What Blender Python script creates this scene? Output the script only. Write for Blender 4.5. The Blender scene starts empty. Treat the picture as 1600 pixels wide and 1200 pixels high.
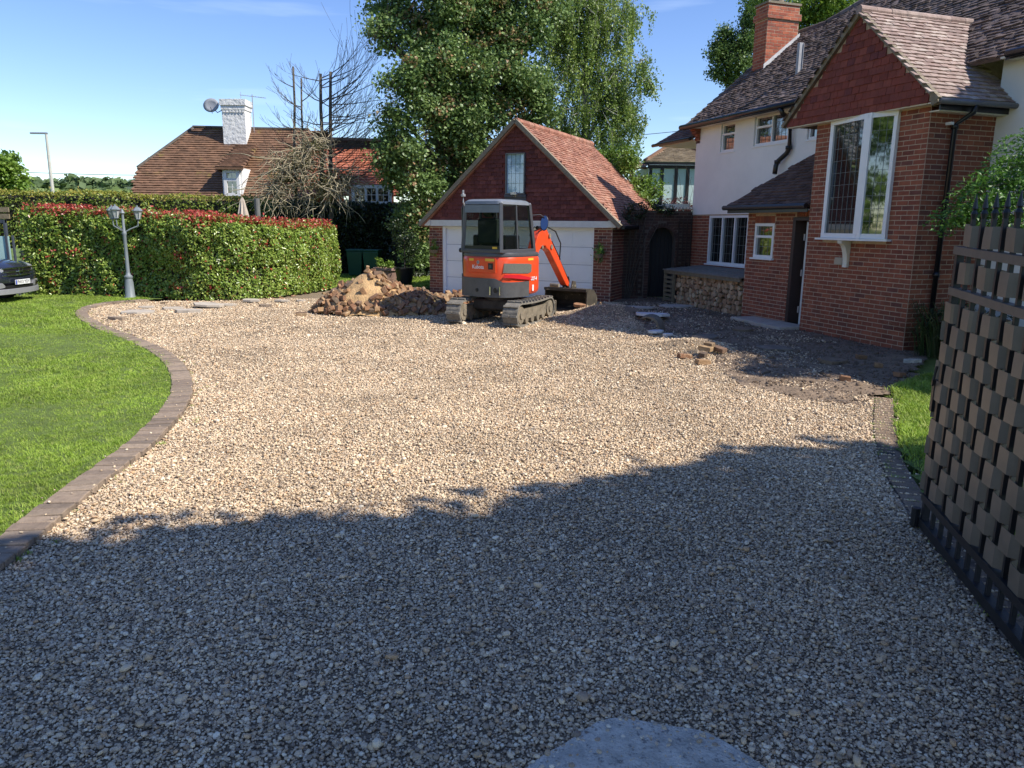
import bpy, math, random
import numpy as np
from mathutils import Vector, Matrix, Euler
R = math.radians
random.seed(7); rng = np.random.default_rng(7)
sc = bpy.context.scene
COL = sc.collection

# ---------------------------------------------------------------- camera, light, exposure
CAM_H = 1.9
cam = bpy.data.objects.new('camera', bpy.data.cameras.new('camera')); COL.objects.link(cam)
cam.data.sensor_width = 36; cam.data.lens = 36*1170/1600
cam.data.clip_start = .05; cam.data.clip_end = 6000
cam.matrix_world = Matrix.Translation((0, 0, CAM_H)) @ Matrix.Rotation(R(90-12.014), 4, 'X') @ Matrix.Rotation(.010, 4, 'Z')
sc.camera = cam
SUN = Vector((.92, -.38, 1.0)).normalized()
EL = math.asin(SUN.z); AZ = math.atan2(SUN.x, SUN.y)
world = bpy.data.worlds.new('World'); sc.world = world; world.use_nodes = True
nt = world.node_tree; bg = nt.nodes['Background']
sky = nt.nodes.new('ShaderNodeTexSky'); sky.sky_type = 'NISHITA'; sky.sun_disc = False
sky.sun_elevation = EL; sky.sun_rotation = AZ; sky.altitude = 0; sky.air_density = 1.0; sky.dust_density = .05; sky.ozone_density = 4.0
# thin high cloud streaks
tc = nt.nodes.new('ShaderNodeTexCoord'); mp = nt.nodes.new('ShaderNodeMapping'); mp.inputs['Scale'].default_value = (2.2, 2.2, 22)
nz = nt.nodes.new('ShaderNodeTexNoise'); nz.inputs['Scale'].default_value = 1.6; nz.inputs['Detail'].default_value = 5
rp = nt.nodes.new('ShaderNodeValToRGB'); rp.color_ramp.elements[0].position = .60; rp.color_ramp.elements[1].position = .85
rp.color_ramp.elements[0].color = (0, 0, 0, 1); rp.color_ramp.elements[1].color = (.22, .22, .22, 1)
mx = nt.nodes.new('ShaderNodeMixRGB'); mx.inputs[2].default_value = (7, 8, 9, 1)
hs = nt.nodes.new('ShaderNodeHueSaturation'); hs.inputs['Saturation'].default_value = 1.12; hs.inputs['Hue'].default_value = .514
L = nt.links.new
L(tc.outputs['Generated'], mp.inputs[0]); L(mp.outputs[0], nz.inputs['Vector']); L(nz.outputs['Fac'], rp.inputs[0])
L(rp.outputs[0], mx.inputs[0]); L(sky.outputs[0], hs.inputs['Color']); L(hs.outputs[0], mx.inputs[1]); L(mx.outputs[0], bg.inputs[0])
bg.inputs[1].default_value = .15
sun = bpy.data.objects.new('sun', bpy.data.lights.new('sun', 'SUN')); COL.objects.link(sun)
sun.data.energy = 5.0; sun.data.angle = R(.53); sun.data.color = (1, .94, .85)
sun.rotation_euler = SUN.to_track_quat('Z', 'Y').to_euler()
sc.view_settings.view_transform = 'Standard'; sc.view_settings.look = 'None'
sc.view_settings.exposure = .38; sc.view_settings.gamma = 1; sc.view_settings.use_curve_mapping = False
sc.render.engine = 'CYCLES'
cy = sc.cycles
cy.use_denoising = True; cy.max_bounces = 7; cy.diffuse_bounces = 3; cy.glossy_bounces = 3
cy.transmission_bounces = 4; cy.transparent_max_bounces = 8; cy.sample_clamp_indirect = 8
cy.caustics_reflective = False; cy.caustics_refractive = False

# ---------------------------------------------------------------- materials
def NN(nt, t, **kw):
    n = nt.nodes.new(t)
    for k, v in kw.items(): n.inputs[k.replace('_', ' ')].default_value = v
    return n
MATS = {}
def mat(name, base=(.5, .5, .5), rough=.8, var=.25, scale=6., ramp=None, bump=0., bscale=40., metal=0., coat=0., spec=.5,
        trans=0., rnd=False, spots=None, bdist=.01):
    """ramp: list of colours picked by the 'tint' attribute (or a random per object); var: soft blotches"""
    if name in MATS: return MATS[name]
    m = bpy.data.materials.new(name); m.use_nodes = True; nt = m.node_tree; L = nt.links.new
    b = nt.nodes['Principled BSDF']; out = nt.nodes['Material Output']
    b.inputs['Roughness'].default_value = rough; b.inputs['Metallic'].default_value = metal
    b.inputs['Specular IOR Level'].default_value = spec; b.inputs['Coat Weight'].default_value = coat; b.inputs['Coat Roughness'].default_value = .08
    geo = nt.nodes.new('ShaderNodeNewGeometry')
    if ramp:
        r = nt.nodes.new('ShaderNodeValToRGB'); els = r.color_ramp.elements
        while len(els) < len(ramp): els.new(.5)
        for i, c in enumerate(ramp):
            els[i].position = i/(len(ramp)-1); els[i].color = (*c, 1)
        if rnd:
            oi = nt.nodes.new('ShaderNodeObjectInfo'); L(oi.outputs['Random'], r.inputs[0])
        else:
            at = nt.nodes.new('ShaderNodeAttribute'); at.attribute_name = 'tint'; L(at.outputs['Fac'], r.inputs[0])
        col = r.outputs[0]
    else:
        c = nt.nodes.new('ShaderNodeRGB'); c.outputs[0].default_value = (*base, 1); col = c.outputs[0]
    if var > 0:
        n1 = NN(nt, 'ShaderNodeTexNoise', Scale=scale, Detail=6., Roughness=.65); L(geo.outputs['Position'], n1.inputs['Vector'])
        mr = NN(nt, 'ShaderNodeMapRange'); mr.inputs[1].default_value = .3; mr.inputs[2].default_value = .7
        mr.inputs[3].default_value = 1-var; mr.inputs[4].default_value = 1+var; L(n1.outputs['Fac'], mr.inputs[0])
        mu = nt.nodes.new('ShaderNodeVectorMath'); mu.operation = 'SCALE'; L(col, mu.inputs[0]); L(mr.outputs[0], mu.inputs['Scale']); col = mu.outputs[0]
    if spots:                                   # (colour, scale, threshold): lichen, stains, dirt
        for sc_, s_, th_ in spots:
            n2 = NN(nt, 'ShaderNodeTexNoise', Scale=s_, Detail=5., Roughness=.7); L(geo.outputs['Position'], n2.inputs['Vector'])
            rr = NN(nt, 'ShaderNodeMapRange'); rr.inputs[1].default_value = th_; rr.inputs[2].default_value = th_+.08; L(n2.outputs['Fac'], rr.inputs[0])
            mm = nt.nodes.new('ShaderNodeMixRGB'); mm.inputs[2].default_value = (*sc_, 1); L(rr.outputs[0], mm.inputs[0]); L(col, mm.inputs[1]); col = mm.outputs[0]
    L(col, b.inputs['Base Color'])
    if bump > 0:
        n3 = NN(nt, 'ShaderNodeTexNoise', Scale=bscale, Detail=4.); L(geo.outputs['Position'], n3.inputs['Vector'])
        bp = NN(nt, 'ShaderNodeBump', Strength=bump, Distance=bdist); L(n3.outputs['Fac'], bp.inputs['Height']); L(bp.outputs[0], b.inputs['Normal'])
    if trans > 0:
        t = nt.nodes.new('ShaderNodeBsdfTranslucent'); L(col, t.inputs[0])
        ms = nt.nodes.new('ShaderNodeMixShader'); ms.inputs[0].default_value = trans
        L(b.outputs[0], ms.inputs[1]); L(t.outputs[0], ms.inputs[2]); L(ms.outputs[0], out.inputs[0])
    MATS[name] = m; return m

def glass(name, tint=(.3, .35, .33), see=.6, ior=1.55, base=(.012, .016, .016)):
    m = bpy.data.materials.new(name); m.use_nodes = True; nt = m.node_tree; L = nt.links.new
    b = nt.nodes['Principled BSDF']; out = nt.nodes['Material Output']
    b.inputs['Base Color'].default_value = (*base, 1); b.inputs['Roughness'].default_value = .03; b.inputs['IOR'].default_value = ior
    b.inputs['Specular IOR Level'].default_value = .8
    n = NN(nt, 'ShaderNodeTexNoise', Scale=1.3); bp = NN(nt, 'ShaderNodeBump', Strength=.05, Distance=.02); L(n.outputs[0], bp.inputs['Height']); L(bp.outputs[0], b.inputs['Normal'])
    if see > 0:
        t = nt.nodes.new('ShaderNodeBsdfTransparent'); t.inputs[0].default_value = (*tint, 1)
        ms = nt.nodes.new('ShaderNodeMixShader'); ms.inputs[0].default_value = see
        L(b.outputs[0], ms.inputs[1]); L(t.outputs[0], ms.inputs[2]); L(ms.outputs[0], out.inputs[0])
    MATS[name] = m; return m

brick_m = mat('brick', rough=.88, var=.28, scale=5, ramp=[(.19, .055, .032), (.26, .075, .04), (.30, .09, .045), (.22, .065, .038), (.33, .105, .052), (.17, .060, .042)], bump=.5, bscale=90, spots=[((.05, .035, .028), 1.3, .66)])
mortar_m = mat('mortar', (.48, .36, .25), .95, .2, 12, bump=.4, bscale=120)
gbrick_m = mat('garage_brick', rough=.88, var=.2, scale=9, ramp=[(.14, .04, .028), (.22, .065, .04), (.26, .085, .05), (.12, .045, .035)], bump=.4, bscale=90)
chim_m = mat('chimney_brick', rough=.88, var=.25, scale=7, ramp=[(.28, .07, .04), (.38, .10, .05), (.45, .14, .07), (.25, .08, .05)], bump=.4, bscale=60)
render_m = mat('white_render', (.84, .82, .77), .9, .06, 1.3, bump=.3, bscale=60, bdist=.004)
white_m = mat('white_upvc', (.84, .84, .82), .35, .03, 3)
cream_m = mat('cream_paint', (.72, .68, .55), .5, .08, 5)
blackp_m = mat('black_plastic', (.012, .012, .014), .3, .1, 5)
rooft_m = mat('clay_roof_tile', rough=.9, var=.35, scale=7, ramp=[(.07, .05, .042), (.12, .085, .07), (.16, .11, .09), (.10, .07, .06), (.20, .15, .13), (.06, .045, .042)], bump=.6, bscale=50,
              spots=[((.36, .34, .29), 16, .64), ((.07, .075, .04), 3.0, .66)])
baytile_m = mat('weathered_pink_tile', rough=.9, var=.3, scale=7, ramp=[(.25, .175, .15), (.33, .24, .205), (.38, .29, .25), (.28, .205, .175), (.44, .36, .31)], bump=.6, bscale=50, spots=[((.48, .42, .35), 18, .64), ((.12, .10, .08), 9, .70)])
hung_m = mat('hung_tile', rough=.85, var=.2, scale=6, ramp=[(.17, .035, .022), (.23, .05, .03), (.19, .045, .03), (.26, .065, .04), (.15, .035, .03)], bump=.4, bscale=70)
gtile_m = mat('garage_roof_tile', rough=.88, var=.28, scale=5, ramp=[(.27, .115, .075), (.34, .155, .10), (.39, .185, .12), (.29, .135, .095), (.44, .25, .17)], bump=.5, bscale=40, spots=[((.5, .42, .33), 22, .68)])
ghung_m = mat('garage_hung_tile', rough=.85, var=.2, scale=6, ramp=[(.10, .026, .022), (.17, .044, .035), (.13, .034, .028), (.21, .062, .048)], bump=.4, bscale=60)
verge_m = mat('mossy_mortar', (.24, .20, .14), .95, .3, 20, bump=.6, bscale=60)
ntile_m = mat('neighbour_brown_tile', rough=.9, var=.3, scale=3, ramp=[(.15, .085, .05), (.20, .11, .065), (.18, .10, .058), (.24, .13, .075)], bump=.4, bscale=20, spots=[((.26, .19, .06), 1.1, .60)])
nred_m = mat('neighbour_red_tile', rough=.9, var=.3, scale=3, ramp=[(.36, .11, .06), (.45, .15, .08), (.40, .14, .09)], bump=.4, bscale=20)
log_m = mat('log_end', rough=.9, var=.3, scale=30, ramp=[(.50, .34, .20), (.34, .20, .11), (.60, .44, .27), (.24, .15, .09), (.42, .24, .12)], rnd=True)
bark_m = mat('bark', (.10, .085, .065), .95, .35, 8, bump=.8, bscale=30)
birch_m = mat('birch_bark', (.42, .40, .36), .9, .4, 8, bump=.5, bscale=30)
deadw_m = mat('dead_wood', (.26, .21, .16), .95, .3, 8)
twig_m = mat('pale_twig', (.40, .34, .22), .95, .35, 4)
soil_m = mat('soil', (.23, .165, .11), .98, .35, 3.5, bump=1., bscale=30, bdist=.03, spots=[((.34, .27, .18), 40, .63), ((.06, .05, .045), 2.0, .58)])
sand_m = mat('sandy_soil', (.50, .32, .15), .98, .3, 6, bump=1., bscale=25, bdist=.03, spots=[((.24, .15, .09), 9, .6)])
rub_m = mat('dusty_brick', rough=.95, var=.3, scale=14, ramp=[(.21, .115, .06), (.33, .20, .10), (.29, .14, .07), (.12, .085, .06), (.38, .25, .13), (.26, .125, .06), (.17, .12, .085)], bump=.6, bscale=60, rnd=True, spots=[((.52, .38, .22), 7, .60)])
slab_m = mat('paving_slab', (.47, .41, .33), .93, .2, 6, bump=.4, bscale=60)
sett_m = mat('edging_brick', rough=.93, var=.22, scale=20, ramp=[(.22, .165, .12), (.28, .21, .15), (.33, .25, .175), (.19, .145, .105)], bump=.6, bscale=90)
conc_m = mat('concrete', (.62, .56, .46), .95, .30, 14, bump=1., bscale=70, bdist=.02, spots=[((.26, .24, .21), 30, .56), ((.34, .31, .26), 4, .60)])
gravbase_m = mat('gravel_bed', (.27, .20, .125), .96, .12, 1.2, bump=1., bscale=45, bdist=.03, spots=[((.17, .13, .09), 55, .52), ((.62, .54, .40), 62, .60)])
lawn_m = mat('lawn_soil', (.14, .20, .035), .95, .3, 1.6, bump=1., bscale=60, bdist=.04, spots=[((.15, .22, .04), 25, .58)])
blade_m = mat('grass_blade', rough=.6, var=.28, scale=1.1, ramp=[(.22, .34, .035), (.30, .43, .05), (.38, .50, .07), (.26, .40, .05), (.42, .46, .12)], rnd=True, trans=.35)
pebble_m = mat('pebble', rough=.55, var=.20, scale=.9, ramp=[(.70, .53, .33), (.80, .63, .42), (.54, .37, .21), (.66, .50, .32), (.22, .16, .11), (.75, .58, .38), (.90, .78, .57), (.56, .35, .18), (.36, .28, .20), (.78, .61, .40), (.62, .46, .28), (.31, .23, .155)], rnd=True)
orange_m = mat('orange_paint', (.78, .080, .020), .32, .10, 4, coat=.4, spots=[((.50, .16, .07), 7, .66), ((.36, .25, .16), 26, .72)])
dgrey_m = mat('dark_grey_paint', (.085, .085, .085), .45, .2, 5, spots=[((.24, .21, .17), 9, .68)])
cabgrey_m = mat('cab_grey', (.07, .072, .08), .35, .1, 6, coat=.2)
rubber_m = mat('dusty_rubber', (.19, .172, .14), .95, .35, 12, bump=.6, bscale=60)
steelw_m = mat('worn_steel', (.26, .22, .16), .7, .35, 9, metal=.3, bump=.4, bscale=60)
chrome_m = mat('chrome', (.7, .7, .72), .15, .05, 3, metal=1.)
carp_m = mat('dark_blue_car_paint', (.028, .034, .06), .22, .05, 3, metal=.3, coat=1.)
silver_m = mat('silver_plastic', (.36, .36, .38), .4, .05, 3, metal=.4)
lampg_m = mat('grey_green_paint', (.19, .22, .235), .5, .1, 8)
gate_m = mat('gate_black_iron', (.014, .014, .016), .45, .2, 9)
rail_m = mat('gate_rail_brown', (.13, .105, .085), .5, .2, 9)
strip_m = mat('brown_plastic_strip', (.19, .145, .105), .45, .18, 4)
decke_m = mat('weathered_deck', (.20, .19, .17), .85, .25, 10, bump=.4, bscale=60)
wood_m = mat('old_timber', (.20, .16, .10), .85, .3, 12, bump=.4, bscale=60)
dwood_m = mat('dark_stained_timber', (.035, .018, .013), .5, .2, 10)
binm = mat('green_bin_plastic', (.02, .10, .05), .5, .1, 4)
terra_m = mat('faded_terracotta', (.30, .19, .15), .85, .15, 8)
para_m = mat('beige_canvas', (.52, .44, .36), .9, .12, 5)
red_m = mat('red_plastic', (.55, .02, .03), .3, .05, 4)
yel_m = mat('yellow_sticker', (.80, .50, .05), .5, .05, 4)
wht_m = mat('white_print', (.8, .8, .8), .5, 0)
blk_m = mat('black_print', (.01, .01, .01), .5, 0)
lead_m = mat('lead_came', (.20, .22, .21), .5, .1, 5)
glass_m = glass('window_glass', see=0, ior=2.2)
skypane_m = glass('sky_tinted_glass', see=0, ior=1.9, base=(.30, .44, .58))  # reflected sky over pale curtains, painted into the base colour
cabglass_m = glass('tinted_cab_glass', (.84, .88, .86), .90)
def leafm(name, ramp, rough=.45, trans=.3): return mat(name, rough=rough, var=.15, scale=.8, ramp=ramp, trans=trans)
photinia_m = leafm('photinia_leaf', [(.07, .13, .02), (.15, .24, .04), (.25, .36, .06), (.38, .46, .10), (.24, .30, .07), (.34, .14, .05), (.44, .07, .05), (.55, .10, .08)], .3, .2)
sycam_m = leafm('sycamore_leaf', [(.07, .13, .035), (.12, .20, .055), (.18, .27, .08), (.23, .33, .10), (.29, .37, .13), (.36, .28, .13), (.44, .24, .12)])
birchl_m = leafm('birch_leaf', [(.14, .21, .045), (.20, .29, .06), (.26, .35, .08), (.34, .42, .11)])
bright_m = leafm('bright_leaf', [(.12, .20, .03), (.18, .29, .04), (.26, .38, .05)])
dark_m = leafm('dark_leaf', [(.018, .034, .012), (.03, .05, .015), (.045, .07, .02)], .4, .15)
hedge2_m = leafm('yellow_green_hedge_leaf', [(.10, .16, .03), (.17, .25, .04), (.30, .33, .05), (.40, .33, .06)])
far_m = leafm('distant_leaf', [(.06, .10, .03), (.09, .14, .045), (.13, .19, .06)], .7, .1)
midg_m = leafm('willow_leaf', [(.13, .19, .05), (.18, .25, .07), (.24, .31, .09)], .7, .2)
wist_m = leafm('wisteria_leaf', [(.05, .13, .02), (.09, .2, .03), (.14, .28, .05)])
purple_m = leafm('purple_leaf', [(.07, .025, .03), (.12, .04, .045), (.20, .09, .08)])
fgrass_m = leafm('clump_blade', [(.03, .055, .015), (.06, .10, .025), (.16, .17, .08)])

# ---------------------------------------------------------------- mesh helpers
def link(name, me, m=None, parent=None, loc=None, rot=None):
    o = bpy.data.objects.new(name, me); COL.objects.link(o)
    if m is not None and not me.materials: me.materials.append(m)
    if parent is not None: o.parent = parent
    if loc is not None: o.location = loc
    if rot is not None: o.rotation_euler = rot
    return o
def tag(o, label=None, cat=None, group=None, kind=None):
    if label: o['label'] = label
    if cat: o['category'] = cat
    if group: o['group'] = group
    if kind: o['kind'] = kind
    return o
def empty(name, loc=(0, 0, 0), rz=0., label=None, cat=None, group=None):
    o = bpy.data.objects.new(name, None); COL.objects.link(o); o.location = loc; o.rotation_euler = (0, 0, rz)
    o.empty_display_size = .1
    return tag(o, label, cat, group)
def copy_tree(o, parent=None):
    c = o.copy(); COL.objects.link(c)
    if parent is not None: c.parent = parent
    for ch in [k for k in ALLCH(o)]: copy_tree(ch, c)
    return c
def ALLCH(o): return list(o.children)

class MB:
    def __init__(s): s.v = []; s.f = []; s.t = []
    def add(s, vs, fs, tint=.5):
        n = len(s.v); s.v += [tuple(p) for p in vs]; s.f += [tuple(i+n for i in f) for f in fs]; s.t += [tint]*len(vs); return s
    def box(s, x0, x1, y0, y1, z0, z1, tint=.5, M=None, bev=0):
        if bev:
            b = bev; vs = [];
            for z, k in ((z0, b), (z0+b, 0), (z1-b, 0), (z1, b)):
                vs += [(x0+k, y0+k, z), (x1-k, y0+k, z), (x1-k, y1-k, z), (x0+k, y1-k, z)]
            fs = [(3, 2, 1, 0), (12, 13, 14, 15)]
            for j in range(3):
                for i in range(4): a = j*4+i; c = j*4+(i+1) % 4; fs.append((a, c, c+4, a+4))
        else:
            vs = [(x0, y0, z0), (x1, y0, z0), (x1, y1, z0), (x0, y1, z0), (x0, y0, z1), (x1, y0, z1), (x1, y1, z1), (x0, y1, z1)]
            fs = [(3, 2, 1, 0), (4, 5, 6, 7), (0, 1, 5, 4), (1, 2, 6, 5), (2, 3, 7, 6), (3, 0, 4, 7)]
        if M is not None: vs = [M @ Vector(p) for p in vs]
        return s.add(vs, fs, tint)
    def prism(s, pts, off, tint=.5):
        """pts: closed planar polygon (3-D, counter-clockwise seen from the side that 'off' points away from), off: extrusion"""
        n = len(pts); o = Vector(off); P = [Vector(p) for p in pts]
        vs = P+[p+o for p in P]; fs = [tuple(range(n))[::-1], tuple(range(n, 2*n))]
        fs += [(i, (i+1) % n, n+(i+1) % n, n+i) for i in range(n)]
        return s.add(vs, fs, tint)
    def tube(s, pts, rad, seg=8, cap=True, tint=.5):
        P = [Vector(p) for p in pts]; n = len(P)
        if not hasattr(rad, '__len__'): rad = [rad]*n
        vs = []; fs = []; up = None
        for i, p in enumerate(P):
            d = (P[min(i+1, n-1)]-P[max(i-1, 0)]).normalized()
            if up is None: up = Vector((0, 0, 1)) if abs(d.z) < .9 else Vector((1, 0, 0))
            a = d.cross(up).normalized(); b = d.cross(a).normalized(); up = -b if False else up
            for k in range(seg):
                t = 2*math.pi*k/seg; vs.append(p+rad[i]*(math.cos(t)*a+math.sin(t)*b))
        for i in range(n-1):
            for k in range(seg):
                k2 = (k+1) % seg; fs.append((i*seg+k, i*seg+k2, (i+1)*seg+k2, (i+1)*seg+k))
        if cap: fs += [tuple(range(seg)), tuple(range((n-1)*seg, n*seg))[::-1]]
        return s.add(vs, fs, tint)
    def lathe(s, prof, seg=16, c=(0, 0, 0), tint=.5, sx=1, sy=1):
        vs = []; fs = []
        for r, z in prof:
            for k in range(seg): t = 2*math.pi*k/seg; vs.append((c[0]+r*sx*math.cos(t), c[1]+r*sy*math.sin(t), c[2]+z))
        n = len(prof)
        for i in range(n-1):
            for k in range(seg): k2 = (k+1) % seg; fs.append((i*seg+k, i*seg+k2, (i+1)*seg+k2, (i+1)*seg+k))
        fs += [tuple(range(seg))[::-1], tuple(range((n-1)*seg, n*seg))]
        return s.add(vs, fs, tint)
    def loft(s, rings, cap=True, tint=.5, closed=True):
        m = len(rings[0]); vs = [p for r in rings for p in r]; fs = []
        for i in range(len(rings)-1):
            for k in range(m if closed else m-1): k2 = (k+1) % m; fs.append((i*m+k, i*m+k2, (i+1)*m+k2, (i+1)*m+k))
        if cap: fs += [tuple(range(m))[::-1], tuple(range((len(rings)-1)*m, len(rings)*m))]
        return s.add(vs, fs, tint)
    def mesh(s, name, smooth=False):
        me = bpy.data.meshes.new(name); me.from_pydata([tuple(v) for v in s.v], [], s.f)
        a = me.attributes.new('tint', 'FLOAT', 'POINT'); a.data.foreach_set('value', s.t)
        import bmesh
        bm = bmesh.new(); bm.from_mesh(me); bmesh.ops.recalc_face_normals(bm, faces=bm.faces[:]) if len(bm.faces) < 6000 else None
        bm.to_mesh(me); bm.free()
        if smooth: me.polygons.foreach_set('use_smooth', [True]*len(me.polygons))
        return me
    def obj(s, name, m, parent=None, smooth=False, bevel=0, auto=False, kind=None, **kw):
        o = link(name, s.mesh(name, smooth or auto), m, parent, **kw)
        if auto:
            md = o.modifiers.new('e', 'EDGE_SPLIT'); md.split_angle = R(38)
        if bevel:
            md = o.modifiers.new('b', 'BEVEL'); md.width = bevel; md.segments = 2; md.limit_method = 'ANGLE'; md.angle_limit = R(35)
        if kind: o['kind'] = kind
        return o

def np_mesh(name, verts, tris, m, tint=None, parent=None, smooth=False):
    me = bpy.data.meshes.new(name); nv = len(verts); nf, k = tris.shape
    me.vertices.add(nv); me.vertices.foreach_set('co', np.ascontiguousarray(verts, dtype=np.float32).ravel())
    me.loops.add(nf*k); me.loops.foreach_set('vertex_index', tris.astype(np.int32).ravel())
    me.polygons.add(nf); me.polygons.foreach_set('loop_start', np.arange(nf, dtype=np.int32)*k)
    if tint is not None:
        a = me.attributes.new('tint', 'FLOAT', 'POINT'); a.data.foreach_set('value', np.asarray(tint, dtype=np.float32))
    me.update(calc_edges=True)
    if smooth: me.polygons.foreach_set('use_smooth', [True]*nf)
    return link(name, me, m, parent)

def leaves(name, P, size, m, tint, parent=None, up=.5, outward=None, wid=.55, droop=0., loc=None):
    """P (N,3) leaf centres -> one mesh of folded four-cornered leaves"""
    N = len(P); P = np.asarray(P, float)
    nrm = rng.normal(size=(N, 3)); nrm[:, 2] += up*2
    if outward is not None: nrm += outward
    nrm /= np.linalg.norm(nrm, axis=1)[:, None]
    a = rng.normal(size=(N, 3)); a[:, 2] -= droop*2.5
    a -= (a*nrm).sum(1)[:, None]*nrm; a /= np.linalg.norm(a, axis=1)[:, None]
    b = np.cross(nrm, a); s = (size*rng.uniform(.65, 1.3, N))[:, None]
    v0 = P-a*s*.5; v2 = P+a*s*.5; q = P-a*s*.06
    v1 = q+b*s*wid*.5+nrm*s*.09; v3 = q-b*s*wid*.5+nrm*s*.09
    V = np.stack([v0, v1, v2, v3], 1).reshape(-1, 3); i = np.arange(N)[:, None]*4
    T = np.concatenate([i+np.array([[0, 2, 1]]), i+np.array([[0, 3, 2]])])
    if loc is not None: V = V-np.array(loc)
    return np_mesh(name, V, T, m, np.repeat(np.clip(tint, 0, 1), 4), parent)

def blob_pts(blobs, n, shell=.55, squash=1.):
    """points in the outer part of ellipsoids (x,y,z,r), shared out by surface; with outward directions"""
    B = np.array(blobs, float); w = B[:, 3]**2; w /= w.sum(); k = rng.choice(len(B), n, p=w)
    d = rng.normal(size=(n, 3)); d /= np.linalg.norm(d, axis=1)[:, None]
    r = (shell+(1-shell)*rng.random(n)**.7)[:, None]
    C = B[k, :3]; rr = B[k, 3][:, None]
    return C+d*r*rr*np.array([1, 1, squash]), d, r[:, 0]
def clumped(blobs, n, clump_r, per=24, shell=.6):
    """leaf positions gathered in clumps on ellipsoid shells"""
    nc = max(1, n//per); c, d, r = blob_pts(blobs, nc, shell)
    k = np.repeat(np.arange(nc), per); off = rng.normal(size=(len(k), 3))*clump_r*.5; off[:, 2] *= .7
    t = np.repeat(rng.random(nc), per)*.6+rng.random(len(k))*.4
    return c[k]+off, d[k], t

# ---- wall of bricks in a local frame.  Plane given by origin o, along a, outward n
BR_L, BR_H, JT = .225, .075, .013
def brick_mesh(w, h, d, tint, name='brick'):
    b = MB(); b.box(-w/2, w/2, -d, 0, -h/2, h/2, tint, bev=0)
    # chamfer-less brick: 5 visible faces
    return b.mesh(name)
BVAR = [brick_mesh(BR_L-JT, BR_H-JT, .012, i/9) for i in range(10)]
for _b in BVAR: _b.materials.append(brick_m)
class Wall:
    """collects bricks; nearest become objects"""
    def __init__(s): s.items = []
    def run(s, o, a, n, length, z0, z1, holes=(), off=.5, cl=BR_L, ch=BR_H, headers=.0):
        o = Vector(o); a = Vector(a).normalized(); n = Vector(n).normalized(); row = 0; z = z0
        while z < z1-.02:
            zc = z+ch/2; x = -(cl/2 if row % 2 else 0)
            while x < length:
                xe = min(x+cl, length); xs = max(x, 0)
                segs = [(xs, xe)]
                for (h0, h1, hz0, hz1) in holes:
                    if hz0-.02 < zc < hz1+.02:
                        ns = []
                        for p, q in segs:
                            if h1 <= p or h0 >= q: ns.append((p, q))
                            else:
                                if p < h0: ns.append((p, h0))
                                if q > h1: ns.append((h1, q))
                        segs = ns
                for p, q in segs:
                    if q-p > .03: s.items.append((o+a*((p+q)/2)+Vector((0, 0, zc)), a, n, q-p, min(ch, z1-z)))
                x += cl
            z += ch; row += 1
        return s
def build_bricks(items, parent, m, limit, camloc, nm='brick', proud=.0035, variants=None):
    """first 'limit' nearest the camera as objects, the rest one joined mesh"""
    items = sorted(items, key=lambda t: (t[0]-camloc).length)
    vari = variants or BVAR
    for (c, a, n, w, h) in items[:limit]:
        o = bpy.data.objects.new(nm, random.choice(vari)); COL.objects.link(o); o.parent = parent
        # local x = along, local y = inward (mesh spans y in [-d,0]) so local +y = -outward
        ang = math.atan2(a.y, a.x); xa = a
        yv = Vector((-a.y, a.x, 0))
        s = 1 if yv.dot(n) < 0 else -1     # want mesh's -y side outward
        pr = proud+random.uniform(-.0015, .0015)
        o.location = c+n*(pr-.012 if s < 0 else pr)+(n*0)
        if s > 0: o.location = c+n*(pr-.012)
        else: o.location = c+n*pr-n*.0
        o.rotation_euler = (0, 0, ang if s > 0 else ang+math.pi)
        if s > 0 or True: o.location = c+n*(pr-.012)
        o.scale = ((w-JT)/(BR_L-JT), 1, (h-JT)/(BR_H-JT))
    b = MB()
    for (c, a, n, w, h) in items[limit:]:
        pr = proud+random.uniform(-.002, .0025); hw = (w-JT)/2; hh = (h-JT)/2; z = Vector((0, 0, 1)); f = n*pr; k = -n*.006
        vs = [c+a*x*hw+z*y*hh+q for q in (k, f) for x, y in ((-1, -1), (1, -1), (1, 1), (-1, 1))]
        b.add(vs, [(4, 5, 6, 7), (0, 1, 5, 4), (1, 2, 6, 5), (2, 3, 7, 6), (3, 0, 4, 7)], random.random())
    if b.v: b.obj('brick_courses', m, parent, kind='stuff')

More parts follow.
